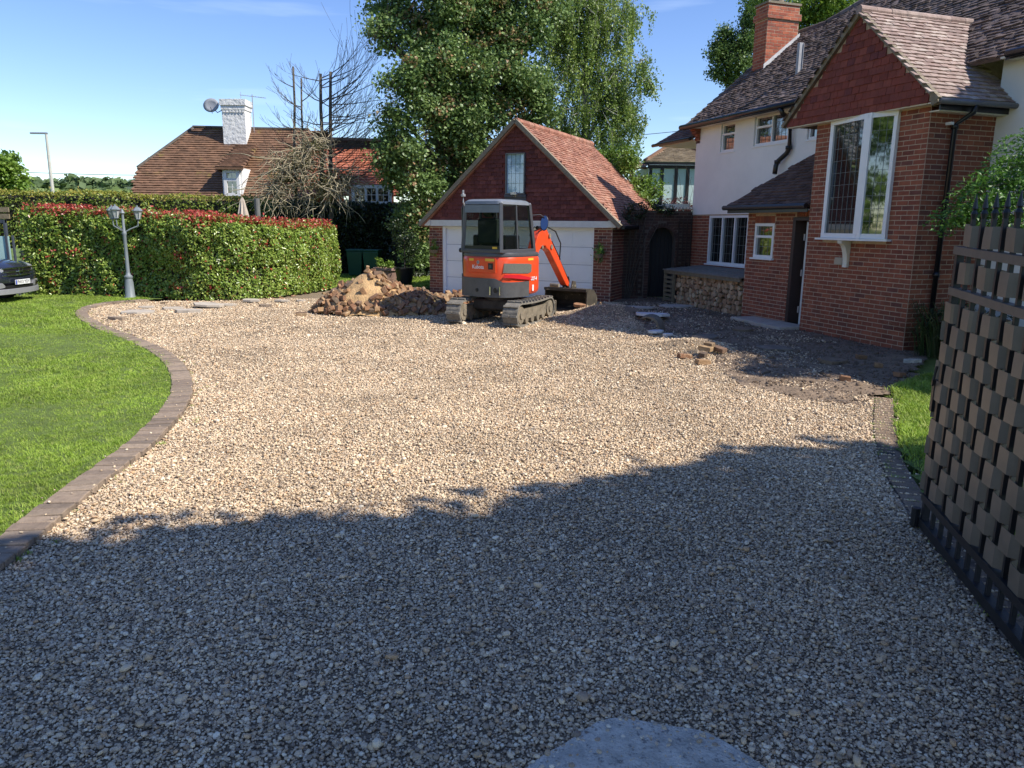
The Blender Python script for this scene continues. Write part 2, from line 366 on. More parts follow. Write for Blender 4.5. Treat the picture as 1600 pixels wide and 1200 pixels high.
# ---- courses of tiles on a plane.  o origin (eave corner), a along, u up-slope, n outward
def inpoly(x, y, poly):
    c = False; j = len(poly)-1
    for i in range(len(poly)):
        xi, yi = poly[i]; xj, yj = poly[j]
        if (yi > y) != (yj > y) and x < (xj-xi)*(y-yi)/(yj-yi)+xi: c = not c
        j = i
    return c
def tiles(o, a, u, poly, parent, m, tw=.165, th=.10, thick=.014, limit=0, camloc=None, nm='roof_tile', gap=.004, holes=(), jit=1.):
    o = Vector(o); a = Vector(a).normalized(); u = Vector(u).normalized(); n = a.cross(u).normalized()
    if n.z < 0 or (abs(n.z) < .05 and n.dot(Vector((0, -1, 0))) < -2): n = -n
    return _tiles(o, a, u, n, poly, parent, m, tw, th, thick, limit, camloc, nm, gap, holes, jit)
def _tiles(o, a, u, n, poly, parent, m, tw, th, thick, limit, camloc, nm, gap, holes, jit=1.):
    xs = [p[0] for p in poly]; ys = [p[1] for p in poly]; its = []; row = 0; y = min(ys)
    while y < max(ys):
        x = min(xs)-(tw/2 if row % 2 else 0)
        while x < max(xs):
            cx, cy = x+tw/2, y+th/2
            if inpoly(cx, cy, poly) and not any(h[0] < cx < h[1] and h[2] < cy < h[3] for h in holes): its.append((cx, cy))
            x += tw
        y += th; row += 1
    def tv(cx, cy, jj=None):
        hw = tw/2-gap/2; tl = th*1.25
        t1, t2, t3 = (random.uniform(-.003, .005)*jit for _ in range(3)); lo = thick*1.5; sk = random.uniform(-.004, .004)*jit
        b = [(-hw, -th/2+sk, lo+t1), (hw, -th/2-sk, lo+t2), (hw, -th/2+tl, t3), (-hw, -th/2+tl, t3)]
        top = b; bot = [(b[0][0], b[0][1], -.004), (b[1][0], b[1][1], -.004)]
        # gently cambered middle
        mid = [(0, -th/2, lo+(t1+t2)/2+.003), (0, -th/2+tl, t3+.002)]
        return top, mid, bot
    F = [(0, 4, 5, 3), (4, 1, 2, 5), (6, 4, 0), (6, 7, 1, 4), (6, 0, 3), (7, 2, 1)]
    F = [(0, 4, 5, 3), (4, 1, 2, 5), (6, 7, 1, 4, 0), (6, 0, 3), (7, 2, 1)]
    if limit: its.sort(key=lambda c: (o+a*c[0]+u*c[1]-camloc).length)
    fr = Matrix((a, u, n)).transposed()
    if limit:
        vr = []
        for i in range(10):
            t, md, bo = tv(0, 0); b = MB(); b.add(t+md+bo, F, i/9); me = b.mesh(nm); me.materials.append(m); vr.append(me)
        for cx, cy in its[:limit]:
            ob = bpy.data.objects.new(nm, random.choice(vr)); COL.objects.link(ob); ob.parent = parent
            M4 = fr.to_4x4(); M4.translation = o+a*cx+u*cy; ob.matrix_local = M4
    b = MB()
    for cx, cy in its[limit:]:
        t, md, bo = tv(cx, cy)
        b.add([o+fr @ Vector((p[0]+cx, p[1]+cy, p[2])) for p in t+md+bo], F, random.random())
    if b.v: b.obj('tile_courses', m, parent, kind='stuff')
    P = [o+a*p[0]+u*p[1]-n*.006 for p in poly]
    b = MB(); b.prism(P, -n*.05, .3); b.obj('roof_deck', m, parent)

def beam(b, p, q, w, h, tint=.5, up=Vector((0, 0, 1))):
    p = Vector(p); q = Vector(q); d = (q-p).normalized(); s = d.cross(up).normalized()*w/2; t = s.cross(d).normalized()*h/2
    vs = [x+i*s+j*t for x in (p, q) for i, j in ((-1, -1), (1, -1), (1, 1), (-1, 1))]
    return b.add(vs, [(0, 1, 2, 3), (7, 6, 5, 4), (0, 4, 5, 1), (1, 5, 6, 2), (2, 6, 7, 3), (3, 7, 4, 0)], tint)

def window(parent, x, y0, y1, z0, z1, cols=(1.,), trans=None, lead=(.16, .2), out=-1, fw=.055, dep=.07, sill=True, name='window', fm=None, axis='y', setback=0.):
    """casement window in a plane x = const (outward 'out'), between y0,y1 and z0,z1; cols = widths share; trans = transom height share"""
    fm = fm or white_m; f = MB(); xi = x+setback*(-out)
    def bx(b, ya, yb, za, zb, d0, d1):
        xa, xb = sorted((xi+out*d0, xi+out*d1))
        if axis == 'y': b.box(xa, xb, ya, yb, za, zb)
        else: b.box(ya, yb, xa, xb, za, zb)
    d = .02
    bx(f, y0, y1, z1-fw, z1, -dep, d); bx(f, y0, y1, z0, z0+fw, -dep, d); bx(f, y0, y0+fw, z0+fw, z1-fw, -dep, d-.002); bx(f, y1-fw, y1, z0+fw, z1-fw, -dep, d-.002)
    W = y1-y0-2*fw; acc = y0+fw; tot = sum(cols); panes = []
    for i, c in enumerate(cols):
        w = W*c/tot; a, b_ = acc, acc+w
        if i < len(cols)-1: bx(f, b_-fw*.4, b_+fw*.4, z0+fw, z1-fw, -dep, d-.004)
        zz = [(z0+fw, z1-fw)]
        t = trans[i] if trans else None
        if t:
            zt = z0+(z1-z0)*t; bx(f, a, b_, zt-fw*.45, zt+fw*.45, -dep+.002, d-.006); zz = [(z0+fw, zt-fw*.45), (zt+fw*.45, z1-fw)]
        for q in zz: panes.append((a+(fw*.4 if i else 0), b_-(fw*.4 if i < len(cols)-1 else 0), *q))
        acc += w
    w = f.obj(name, fm, parent)
    g = MB(); ld = MB()
    for (a, b_, c, e) in panes:
        g = MB(); bx(g, a, b_, c, e, -.045, -.035); g.obj('pane', glass_m, w)
        if lead:
            ny = max(1, round((b_-a)/lead[0])); nz_ = max(1, round((e-c)/lead[1]))
            for i in range(1, ny): yy = a+(b_-a)*i/ny; bx(ld, yy-.003, yy+.003, c, e, -.034, -.030)
            for i in range(1, nz_): zz = c+(e-c)*i/nz_; bx(ld, a, b_, zz-.003, zz+.003, -.034, -.0295)
    if ld.v: ld.obj('lead_lattice', lead_m, w)
    if sill:
        s = MB(); bx(s, y0-.05, y1+.05, z0-.035, z0-.001, -.05, .07); s.obj('sill', fm, w)
    return w

def text(s, size, m, parent, M4, name='lettering', ext=.002, bold=0.):
    c = bpy.data.curves.new(name, 'FONT'); c.body = s; c.size = size; c.extrude = ext; c.align_x = 'CENTER'; c.align_y = 'CENTER'; c.offset = bold
    o = bpy.data.objects.new(name, c); COL.objects.link(o); c.materials.append(m); o.parent = parent; o.matrix_local = M4; return o
def face_M(origin, right, up_):
    r = Vector(right).normalized(); u = Vector(up_).normalized(); n = r.cross(u)
    M4 = Matrix((r, u, n)).transposed().to_4x4(); M4.translation = Vector(origin); return M4

def scatter(name, pts, rots, scl, idx, sources, label=None, kind='stuff', extra=None):
    """one object: vertices carry instances of the source meshes"""
    me = bpy.data.meshes.new(name); n = len(pts)
    me.vertices.add(n); me.vertices.foreach_set('co', np.ascontiguousarray(pts, np.float32).ravel())
    for nm, dt, arr in (('rot', 'FLOAT_VECTOR', rots), ('scl', 'FLOAT_VECTOR', scl)):
        a = me.attributes.new(nm, dt, 'POINT'); a.data.foreach_set('vector', np.ascontiguousarray(arr, np.float32).ravel())
    a = me.attributes.new('pick', 'INT', 'POINT'); a.data.foreach_set('value', np.ascontiguousarray(idx, np.int32))
    o = link(name, me);
    cl = bpy.data.collections.new(name+'_kinds')
    for i, s in enumerate(sources):
        so = bpy.data.objects.new('%s_kind_%d' % (name, i), s); cl.objects.link(so)
    g = bpy.data.node_groups.new(name, 'GeometryNodeTree')
    g.interface.new_socket('Geometry', in_out='INPUT', socket_type='NodeSocketGeometry'); g.interface.new_socket('Geometry', in_out='OUTPUT', socket_type='NodeSocketGeometry')
    N = g.nodes.new; gi = N('NodeGroupInput'); go = N('NodeGroupOutput'); ip = N('GeometryNodeInstanceOnPoints'); ci = N('GeometryNodeCollectionInfo')
    ci.inputs['Collection'].default_value = cl; ci.inputs['Separate Children'].default_value = True; ci.inputs['Reset Children'].default_value = True
    ip.inputs['Pick Instance'].default_value = True
    def na(nm, t):
        k = N('GeometryNodeInputNamedAttribute'); k.data_type = t; k.inputs['Name'].default_value = nm; return k.outputs['Attribute']
    L = g.links.new
    L(gi.outputs[0], ip.inputs['Points']); L(ci.outputs[0], ip.inputs['Instance']); L(na('pick', 'INT'), ip.inputs['Instance Index'])
    er = N('FunctionNodeEulerToRotation'); L(na('rot', 'FLOAT_VECTOR'), er.inputs[0]); L(er.outputs[0], ip.inputs['Rotation']); L(na('scl', 'FLOAT_VECTOR'), ip.inputs['Scale'])
    L(ip.outputs[0], go.inputs[0])
    md = o.modifiers.new('scatter', 'NODES'); md.node_group = g
    o['kind'] = kind
    return o

def vnoise(x, y, s, seed=0):
    x = np.asarray(x)*s; y = np.asarray(y)*s
    xi = np.floor(x).astype(int); yi = np.floor(y).astype(int); fx = x-xi; fy = y-yi
    def h(a, b): v = np.sin(a*127.1+b*311.7+seed*74.7)*43758.5453; return v-np.floor(v)
    fx = fx*fx*(3-2*fx); fy = fy*fy*(3-2*fy)
    return (h(xi, yi)*(1-fx)+h(xi+1, yi)*fx)*(1-fy)+(h(xi, yi+1)*(1-fx)+h(xi+1, yi+1)*fx)*fy
def np_inpoly(X, Y, poly):
    c = np.zeros(X.shape, bool); j = len(poly)-1
    for i in range(len(poly)):
        xi, yi = poly[i]; xj, yj = poly[j]
        c ^= ((yi > Y) != (yj > Y)) & (X < (xj-xi)*(Y-yi)/(yj-yi+1e-12)+xi); j = i
    return c
CAMV = Vector((0, 0, CAM_H))

# ================================================================ GROUND
def hgt(x, y):
    x = np.asarray(x, float); y = np.asarray(y, float)
    g = lambda cx, cy, sx, sy: np.exp(-((x-cx)/sx)**2-((y-cy)/sy)**2)
    h = .26*g(2.0, 15.9, .85, .42)+.10*g(1.1, 15.1, .5, .3)+.15*g(2.85, 11.75, .6, .42)+.05*g(3.3, 11.0, .4, .3)
    h = h+.05*g(3.1, 15.6, .8, .9)+.022*(vnoise(x, y, .8, 3)-.5)+.010*(vnoise(x, y, 2.7, 5)-.5)
    return h*(y > 1)
def sheet(name, poly, step, m, dz=0., hf=None, rag=0., label=None, kind='structure', seed=1):
    xs = [p[0] for p in poly]; ys = [p[1] for p in poly]
    X, Y = np.meshgrid(np.arange(min(xs), max(xs)+step, step), np.arange(min(ys), max(ys)+step, step))
    ny, nx = X.shape; Z = (hf(X, Y) if hf else np.zeros_like(X))+dz
    i = np.arange(ny*nx).reshape(ny, nx); q = np.stack([i[:-1, :-1], i[:-1, 1:], i[1:, 1:], i[1:, :-1]], -1).reshape(-1, 4)
    cx = (X[:-1, :-1]+step/2).ravel(); cy = (Y[:-1, :-1]+step/2).ravel()
    wx = cx+(vnoise(cx, cy, 3, seed)-.5)*rag*2; wy = cy+(vnoise(cx, cy, 3, seed+9)-.5)*rag*2
    q = q[np_inpoly(wx, wy, poly)]
    used = np.unique(q); mp = np.full(ny*nx, -1); mp[used] = np.arange(len(used))
    V = np.stack([X.ravel(), Y.ravel(), Z.ravel()], 1)[used]
    o = np_mesh(name, V, mp[q], m, None, None, True); tag(o, label, None, None, kind); return o

b = MB(); b.add([(-1500, -300, -.04), (1500, -300, -.04), (1500, 3000, -.04), (-1500, 3000, -.04)], [(0, 1, 2, 3)])
tag(b.obj('ground', lawn_m), kind='structure')
K_OUT = [(-2.62, 1.0), (-2.70, 2.6), (-2.80, 3.84), (-2.90, 4.6), (-2.99, 5.4), (-3.10, 6.34), (-3.36, 7.5), (-3.74, 8.57), (-4.33, 9.74), (-5.10, 10.9), (-6.20, 12.2), (-7.38, 13.5), (-8.35, 14.75), (-8.98, 15.8), (-9.25, 16.7), (-9.2, 17.5), (-8.75, 18.1)]
R_OUT = [(2.16, 1.4), (2.24, 2.6), (2.40, 3.52), (2.60, 4.41), (2.95, 5.66), (3.30, 6.56), (3.74, 7.52), (4.15, 8.35)]
def smooth(P, n=10):
    P = [np.array(p, float) for p in P]; out = []
    for i in range(len(P)-1):
        a = P[max(i-1, 0)]; b_ = P[i]; c = P[i+1]; d = P[min(i+2, len(P)-1)]
        for t in np.arange(0, 1, 1/n): out.append(.5*((2*b_)+(-a+c)*t+(2*a-5*b_+4*c-d)*t*t+(-a+3*b_-3*c+d)*t**3))
    out.append(P[-1]); return out
KS = smooth(K_OUT); RS = smooth(R_OUT)
GRAV = [tuple(p) for p in KS]+[(-7.0, 18.6), (-5.9, 19.5), (-5.25, 21.5), (-5.2, 22.4), (-2.2, 21.9), (3.2, 20.5), (5.0, 20.3), (7, 16), (6.4, 11.4), (5.0, 9.7)]+[tuple(p) for p in RS[::-1]]+[(2.1, -3), (-2.6, -3)]
sheet('gravel_driveway', GRAV, .12, gravbase_m, 0., hgt)
SOIL = [(2.85, 10.6), (2.80, 9.5), (2.95, 8.75), (3.3, 8.1), (3.8, 7.95), (4.2, 8.4), (5.0, 9.3), (6.3, 11.2), (6.3, 13.5), (5.6, 17), (3.7, 20.3), (2.6, 19.3), (2.7, 17.2), (2.4, 15.4), (2.6, 13.6), (3.4, 12.6), (3.5, 11.5)]
sheet('bare_soil', SOIL, .05, soil_m, .010, lambda x, y: hgt(x, y)+.02*(vnoise(x, y, 3.1, 8)-.5)+.006*(vnoise(x, y, 9, 8)-.5), .20, seed=4)
LAWN = [(-60, -3), (-2.95, -3)]+[(p[0]-.30, p[1]+.02) for p in KS]+[(-8.9, 18.9), (-60, 22)]
o_ = sheet('lawn', [(-16, 1), (-2.95, 1)]+[(p[0]-.15, p[1]+.03) for p in KS]+[(-8.6, 18.6), (-9.5, 19.2), (-16, 20)], .15, lawn_m, .012, lambda x, y: .03*vnoise(x, y, .6, 2)-.0)
sheet('side_lawn', [(p[0]+.22, p[1]-.05) for p in RS]+[(4.6, 8.75), (5.5, 9.75), (6.3, 9.8), (6.3, 1.4)], .12, lawn_m, .014, lambda x, y: .02*vnoise(x, y, .9, 4))
sheet('rear_lawn', [(-12, 22.3), (-5.3, 22.3), (-2.6, 22.0), (-2.0, 30), (-12, 30)], .3, lawn_m, .008)

def kerb(name, P, side, w, m, bl=.113, zc=.045):
    root = empty(name, (0, 0, 0)); root['kind'] = 'structure'
    d = [0]
    for i in range(1, len(P)): d.append(d[-1]+np.linalg.norm(P[i]-P[i-1]))
    vr = []
    for i in range(8):
        q = MB(); q.box(-bl/2+.006, bl/2-.006, -w/2, w/2, -.05, .0, i/7, bev=.006); me = q.mesh('brick'); me.materials.append(m); vr.append(me)
    s = .05; n = 0
    bed = MB()
    while s < d[-1]:
        i = int(np.searchsorted(d, s)); i = min(max(i, 1), len(P)-1); t = (s-d[i-1])/(d[i]-d[i-1]); p = P[i-1]*(1-t)+P[i]*t
        tg = (P[i]-P[i-1]); ang = math.atan2(tg[1], tg[0]); nn = np.array([-math.sin(ang), math.cos(ang)])*side
        ob = bpy.data.objects.new('brick', random.choice(vr)); COL.objects.link(ob); ob.parent = root
        c = p+nn*(w/2+random.uniform(-.008, .008)); ob.location = (c[0], c[1], zc+random.uniform(-.004, .004)+.02*(vnoise(c[0], c[1], .7)-.5))
        ob.rotation_euler = (random.uniform(-.03, .03), random.uniform(-.05, .05), ang+random.uniform(-.035, .035))
        s += bl*random.uniform(.99, 1.03); n += 1
    L_ = [np.append(p+np.array([-(P[min(i+1, len(P)-1)]-P[max(i-1, 0)])[1], (P[min(i+1, len(P)-1)]-P[max(i-1, 0)])[0]])/np.linalg.norm(P[min(i+1, len(P)-1)]-P[max(i-1, 0)])*side*k, .018) for k in (.01, w-.01) for i, p in enumerate(P)]
    k = len(P); bed.add(L_, [(i, i+1, k+i+1, k+i) for i in range(k-1)]); bed.obj('bedding', soil_m, root)
    return root
kerb('lawn_kerb', KS, 1, .225, sett_m); kerb('path_kerb', RS, -1, .20, mat('old_edging_brick', rough=.95, var=.4, scale=9, ramp=[(.12, .09, .07), (.17, .13, .10), (.14, .11, .085)], bump=.6, bscale=80), zc=.012)

# exposed concrete near the gateway
def cmask(x, y):   # negative inside
    return np.sqrt(((x-.52)/.40)**2+((y-2.05)/.40)**2)+(vnoise(x, y, 9, 3)-.5)*.42+(vnoise(x, y, 26, 8)-.5)*.24-1
th = np.linspace(0, 2*math.pi, 60, endpoint=False)
cp = [(.50+.48*math.cos(t)*(1+.05*math.sin(5*t)), 2.07+.52*math.sin(t)*(1+.04*math.cos(7*t)), .0) for t in th]
b = MB(); b.add([(p[0], p[1], float(hgt(p[0], p[1]))+.012) for p in cp]+[(.5, 2.07, .020)], [(i, (i+1) % 60, 60) for i in range(60)])
tag(b.obj('concrete_patch', conc_m, smooth=True), kind='structure')

# pebbles
def pebble(i):
    import bmesh
    bm = bmesh.new(); bmesh.ops.create_icosphere(bm, subdivisions=1, radius=.5)
    rr = random.Random(i)
    sx, sy, sz = rr.uniform(.8, 1.15), rr.uniform(.6, .9), rr.uniform(.4, .62)
    for v in bm.verts:
        k = rr.uniform(.82, 1.12); v.co = Vector((v.co.x*sx*k, v.co.y*sy*k, v.co.z*sz*k))
    me = bpy.data.meshes.new('pebble'); bm.to_mesh(me); bm.free(); me.materials.append(pebble_m)
    me.polygons.foreach_set('use_smooth', [i % 3 != 0]*len(me.polygons)); return me
PEB = [pebble(i) for i in range(8)]
def dens(x0, x1, y0, y1, n):
    m_ = int((x1-x0)*(y1-y0)*n); return rng.uniform(x0, x1, m_), rng.uniform(y0, y1, m_)
XS = []; YS = []; SZ = []
for (x0, x1, y0, y1, n, s0) in ((-2.9, 2.6, 1.55, 4., 11500, .0130), (-3.2, 3.4, 4., 6., 8200, .0142), (-4.6, 4.1, 6., 9., 5800, .0152), (-8, 4.6, 9., 12.5, 3400, .0172), (-9.5, 5.5, 12.5, 19, 1700, .0205)):
    x, y = dens(x0, x1, y0, y1, n); XS.append(x); YS.append(y); SZ.append(s0*rng.lognormal(0, .34, len(x)))
X = np.concatenate(XS); Y = np.concatenate(YS); S = np.concatenate(SZ)*np.where(rng.random(len(X)) < .05, 1.45, 1.)
ins = np_inpoly(X, Y, GRAV) & (np.abs(X) < .74*Y+.35)
so = np_inpoly(X+(vnoise(X, Y, 3, 4)-.5)*.36, Y+(vnoise(X, Y, 3, 13)-.5)*.36, SOIL)
ins &= ~so | (rng.random(len(X)) < .10+.35*(vnoise(X, Y, 1.7, 21) > .62))
bare = vnoise(X, Y, 1.1, 33)*.6+vnoise(X, Y, 3.3, 35)*.4      # thin spots where the bed shows
ins &= ~((bare > .72) & (rng.random(len(X)) < .5) & (Y > 7))
for (cx_, cy_, rr_, w_) in ((-3.2, 10.2, 4.6, .16), (-3.2, 10.2, 5.9, .16), (6.5, 19, 7.2, .14), (6.5, 19, 8.4, .14)):
    dd_ = np.abs(np.hypot(X-cx_, Y-cy_)-rr_); ins &= ~((dd_ < w_) & (Y > 8.5) & (rng.random(len(X)) < .42*vnoise(X, Y, 1.3, 40)+.12))
cm = cmask(X, Y); ins &= ~((cm < 0) & (rng.random(len(X)) > .03)); ins &= ~((cm < .12) & (cm >= 0) & (rng.random(len(X)) > .55))
X, Y, S = X[ins], Y[ins], S[ins]; n = len(X)
Z = hgt(X, Y)+S*.18+rng.random(n)*S*.35
k_ = 1500; xd = .52+rng.normal(0, .30, k_); yd = 2.12+rng.normal(0, .32, k_); kk = cmask(xd, yd) < .1; xd, yd = xd[kk], yd[kk]
X = np.concatenate([X, xd]); Y = np.concatenate([Y, yd]); S = np.concatenate([S, .0045*rng.lognormal(0, .4, len(xd))]); Z = np.concatenate([Z, hgt(xd, yd)+.020]); n = len(X)
rot = np.stack([rng.normal(0, .35, n), rng.normal(0, .35, n), rng.uniform(0, 6.28, n)], 1)
tag(scatter('gravel', np.stack([X, Y, Z], 1), rot, np.repeat(S[:, None], 3, 1), rng.integers(0, 8, n), PEB), 'loose rounded tan and grey gravel spread over the driveway')
# strays on the kerb
x = [];
for P, side, w in ((KS, 1, .26), (RS, -1, .2)):
    for k in range(110 if side > 0 else 620):
        i = random.randrange(20, len(P)-1); t = P[i]-P[i-1]; t = t/np.linalg.norm(t); nn = np.array([-t[1], t[0]])*side; p = P[i]+nn*abs(random.gauss(0, .14)); x.append((p[0], p[1], .055 if side > 0 else .022))
x = np.array(x); n = len(x)
tag(scatter('stray_pebbles', x, rng.normal(0, .4, (n, 3)), np.repeat(rng.uniform(.012, .026, (n, 1)), 3, 1), rng.integers(0, 8, n), PEB), 'single pale pebbles kicked onto the brick edging')

x, y = dens(2.0, 6.3, 7.8, 20, 320); k = np_inpoly(x, y, SOIL); x, y = x[k], y[k]; n = len(x); CL = []
for i in range(4):
    me_ = pebble(40+i); me_.materials.clear(); me_.materials.append(mat('soil_clod', (.15, .105, .07), .98, .4, 8)); CL.append(me_)
tag(scatter('soil_clods', np.stack([x, y, hgt(x, y)+.015], 1), rng.normal(0, .6, (n, 3)), np.repeat((.022*rng.lognormal(0, .55, n))[:, None], 3, 1), rng.integers(0, 4, n), CL), 'crumbled dark soil and rubble over the dug-up strip by the house')
# grass
def tuft(i):
    rr = random.Random(i); b = MB()
    for k in range(14):
        a = rr.uniform(0, 6.28); r = rr.uniform(0, .045); h = rr.uniform(.014, .034); w = rr.uniform(.0018, .0032); ln = rr.uniform(.0, .032); an = rr.uniform(0, 6.28)
        p = Vector((r*math.cos(a), r*math.sin(a), 0)); d = Vector((math.cos(an), math.sin(an), 0)); s = Vector((-d.y, d.x, 0))*w
        b.add([p-s, p+s, p+d*ln*.4+s*.7+Vector((0, 0, h*.6)), p+d*ln*.4-s*.7+Vector((0, 0, h*.6)), p+d*ln+Vector((0, 0, h))], [(0, 1, 2, 3), (3, 2, 4)])
    me = b.mesh('tuft'); me.materials.append(blade_m); return me
TUF = [tuft(i) for i in range(6)]
def grass(name, poly, rects, label, zf=.02, hs=1.):
    XS = []; YS = []; SS = []
    for x0, x1, y0, y1, n, s in rects:
        x, y = dens(x0, x1, y0, y1, n); XS.append(x); YS.append(y); SS.append(np.full(len(x), s))
    X = np.concatenate(XS); Y = np.concatenate(YS); S = np.concatenate(SS)
    k = np_inpoly(X, Y, poly) & (np.abs(X) < .78*Y+.5); X, Y, S = X[k], Y[k], S[k]; n = len(X)
    S = S*(.75+.5*vnoise(X, Y, 1.5, 6))*rng.uniform(.8, 1.2, n)*hs
    tag(scatter(name, np.stack([X, Y, np.full(n, zf)], 1), np.stack([rng.normal(0, .12, n), rng.normal(0, .12, n), rng.uniform(0, 6.28, n)], 1), np.stack([S*1.2, S*1.2, S], 1), rng.integers(0, 6, n), TUF), label)
LP = [(-20, 1), (-2.95, 1)]+[(p[0]-.225, p[1]+.015) for p in KS]+[(-8.9, 18.5), (-9.6, 18.9), (-20, 20)]
grass('lawn_grass', LP, ((-6, -2.9, 3.6, 6.5, 800, .8), (-8, -3, 6.5, 9, 560, .9), (-11, -4, 9, 13, 300, 1.1), (-15, -6, 13, 19, 150, 1.5)), 'short bright green mown grass left of the drive', .02)
grass('side_lawn_grass', [(p[0]+.25, p[1]-.05) for p in RS]+[(4.5, 8.7), (5.4, 9.6), (6.3, 9.6), (6.3, 3)], ((2.6, 6, 3, 6, 500, 1.1), (3.2, 6.3, 6, 9.7, 520, 1.7)), 'rough bright green grass right of the drive by the gate', .02)
grass('rear_lawn_grass', [(-9, 22.4), (-5.3, 22.4), (-2.7, 22.1), (-2.2, 27.5), (-9, 27.5)], ((-9, -2, 22, 27.5, 60, 2.2),), 'strip of shaded lawn behind the brick heap', .02)
# weeds along the edges
wx = []
for P, side, rr in ((KS, -1, 60), (RS, -1, 110)):
    for k in range(rr):
        i = random.randrange(15, len(P)-1); t = P[i]-P[i-1]; t = t/np.linalg.norm(t); nn = np.array([-t[1], t[0]])*side; p = P[i]+nn*abs(random.gauss(0, .08)); wx.append((p[0], p[1], .01))
wx = np.array(wx); n = len(wx)
tag(scatter('edge_moss', wx, np.zeros((n, 3)), np.repeat(rng.uniform(.5, .9, (n, 1)), 3, 1), rng.integers(0, 6, n), TUF), 'small weeds and moss where gravel meets the edging')

# ================================================================ MAIN HOUSE (local x into the house, y away along the front)
HL = (6.169, 11.704, 0); HR = math.atan2(.319, .948)
HM = Matrix.Translation(HL) @ Matrix.Rotation(HR, 4, 'Z'); HCAM = HM.inverted() @ CAMV
house = empty('brick_house', HL, HR, 'two storey house of red brick and white render with a gabled brick bay', 'house')
WX = 1.304
b = MB()
b.box(0, .2, 0, .56, 0, 3.73); b.box(0, .2, 2.02, 2.43, 0, 3.73); b.box(0, .2, .56, 2.02, 0, 1.70); b.box(.2, WX+.1, 0, .2, 0, 3.729); b.box(.2, WX+.1, 2.23, 2.43, 0, 3.729)
bay = b.obj('bay_wall', mortar_m, house)
w = Wall()
w.run((0, 0, 0), (0, 1, 0), (-1, 0, 0), 2.43, 0, 3.73, [(.575, 2.005, 1.70, 3.9)])
w.run((0, 0, 0), (1, 0, 0), (0, -1, 0), WX, 0, 3.73)
build_bricks(w.items, bay, brick_m, 300, HCAM)
b = MB(); b.box(.29, .5, 3.17, 3.78, 0, 2.22); b.box(.29, .5, 4.38, 4.66, 0, 2.22); b.box(.29, .5, 3.78, 4.38, 0, 1.285); b.box(.29, .5, 3.78, 4.38, 1.97, 2.22); b.box(.5, WX, 4.46, 4.66, 0, 2.22); b.box(.29, .5, 2.43, 3.17, 2.10, 2.22)
porch = b.obj('porch_wall', mortar_m, house)
w = Wall().run((.29, 3.17, 0), (0, 1, 0), (-1, 0, 0), 1.49, 0, 2.17, [(.59, 1.23, 1.27, 2.12)])
w.run((.29, 4.66, 0), (1, 0, 0), (0, 1, 0), 1.0, 0, 2.17)
build_bricks(w.items, porch, brick_m, 0, HCAM)
b = MB()
for i in range(9): b.box(.283, .30, 3.77+i*.072, 3.77+i*.072+.062, 1.985, 2.12, random.random())
for i in range(9): b.box(.283, .30, 2.46+i*.075, 2.46+i*.075+.065, 2.105, 2.215, random.random())
b.obj('soldier_course', brick_m, porch, kind='stuff')
window(house, .29, 3.77, 4.39, 1.28, 1.975, (1,), [.62], (.155, .17), setback=.01)
b = MB(); b.box(WX, WX+.25, 2.43, 8.46, 0, .985); b.box(WX, WX+.25, 7.70, 8.46, .985, 2.2); b.box(WX, WX+.25, 2.43, 5.5, .985, 2.2); b.box(WX, 7, 8.26, 8.459, 0, 2.2); b.box(WX, WX+.25, 5.5, 7.7, 2.17, 2.2)
lw = b.obj('lower_wall', mortar_m, house)
w = Wall().run((WX, 4.66, 0), (0, 1, 0), (-1, 0, 0), 3.8, 0, 2.2, [(.84, 3.03, .96, 2.3)])
build_bricks(w.items, lw, brick_m, 0, HCAM)
window(house, WX, 5.52, 7.69, .985, 2.17, (1, 1, 1, 1), None, (.18, .2), setback=.02)
b = MB(); X0 = WX-.02
for (y0, y1, z0, z1) in ((2.43, 3.62, 2.2, 4.38), (3.62, 4.27, 2.2, 3.66), (3.62, 4.27, 4.33, 4.38), (4.27, 4.88, 2.2, 4.38), (4.88, 6.07, 2.2, 3.69), (4.88, 6.07, 4.345, 4.38), (6.07, 6.81, 2.2, 4.38), (6.81, 7.39, 2.2, 3.66), (6.81, 7.39, 4.335, 4.38), (7.39, 8.48, 2.2, 4.38)):
    b.box(X0, WX+.25, y0, y1, z0, z1)
b.box(X0+.01, WX+.25, -9, 0, 0, 4.42); b.box(WX+.25, 7, 8.25, 8.478, 2.2, 4.38); b.prism([(1.3, 8.478, 4.38), (7, 8.478, 4.38), (3.95, 8.478, 6.7)], (0, -.2, 0))
b.obj('rendered_wall', render_m, house)
window(house, WX, 6.82, 7.38, 3.675, 4.335, (1,), [.62], (.14, .14), fw=.05, setback=.03)
window(house, WX, 4.89, 6.06, 3.70, 4.345, (1, 1), [None, .62], (.14, .14), fw=.05, setback=.03)
window(house, WX, 3.63, 4.26, 3.67, 4.33, (1,), None, (.14, .14), fw=.05, setback=.03)
b = MB(); b.box(WX-.06, WX-.02, 4.5, 5.75, 2.20, 2.245)
b.obj('lintel_board', white_m, house)
# corbelled brick at the far eave
b = MB()
for i in range(5): b.box(WX-.02-.045*i, WX+.05, 8.30, 8.50+.002*i, 3.98+i*.075, 4.048+i*.075, random.random())
b.obj('brick_corbel', brick_m, house)
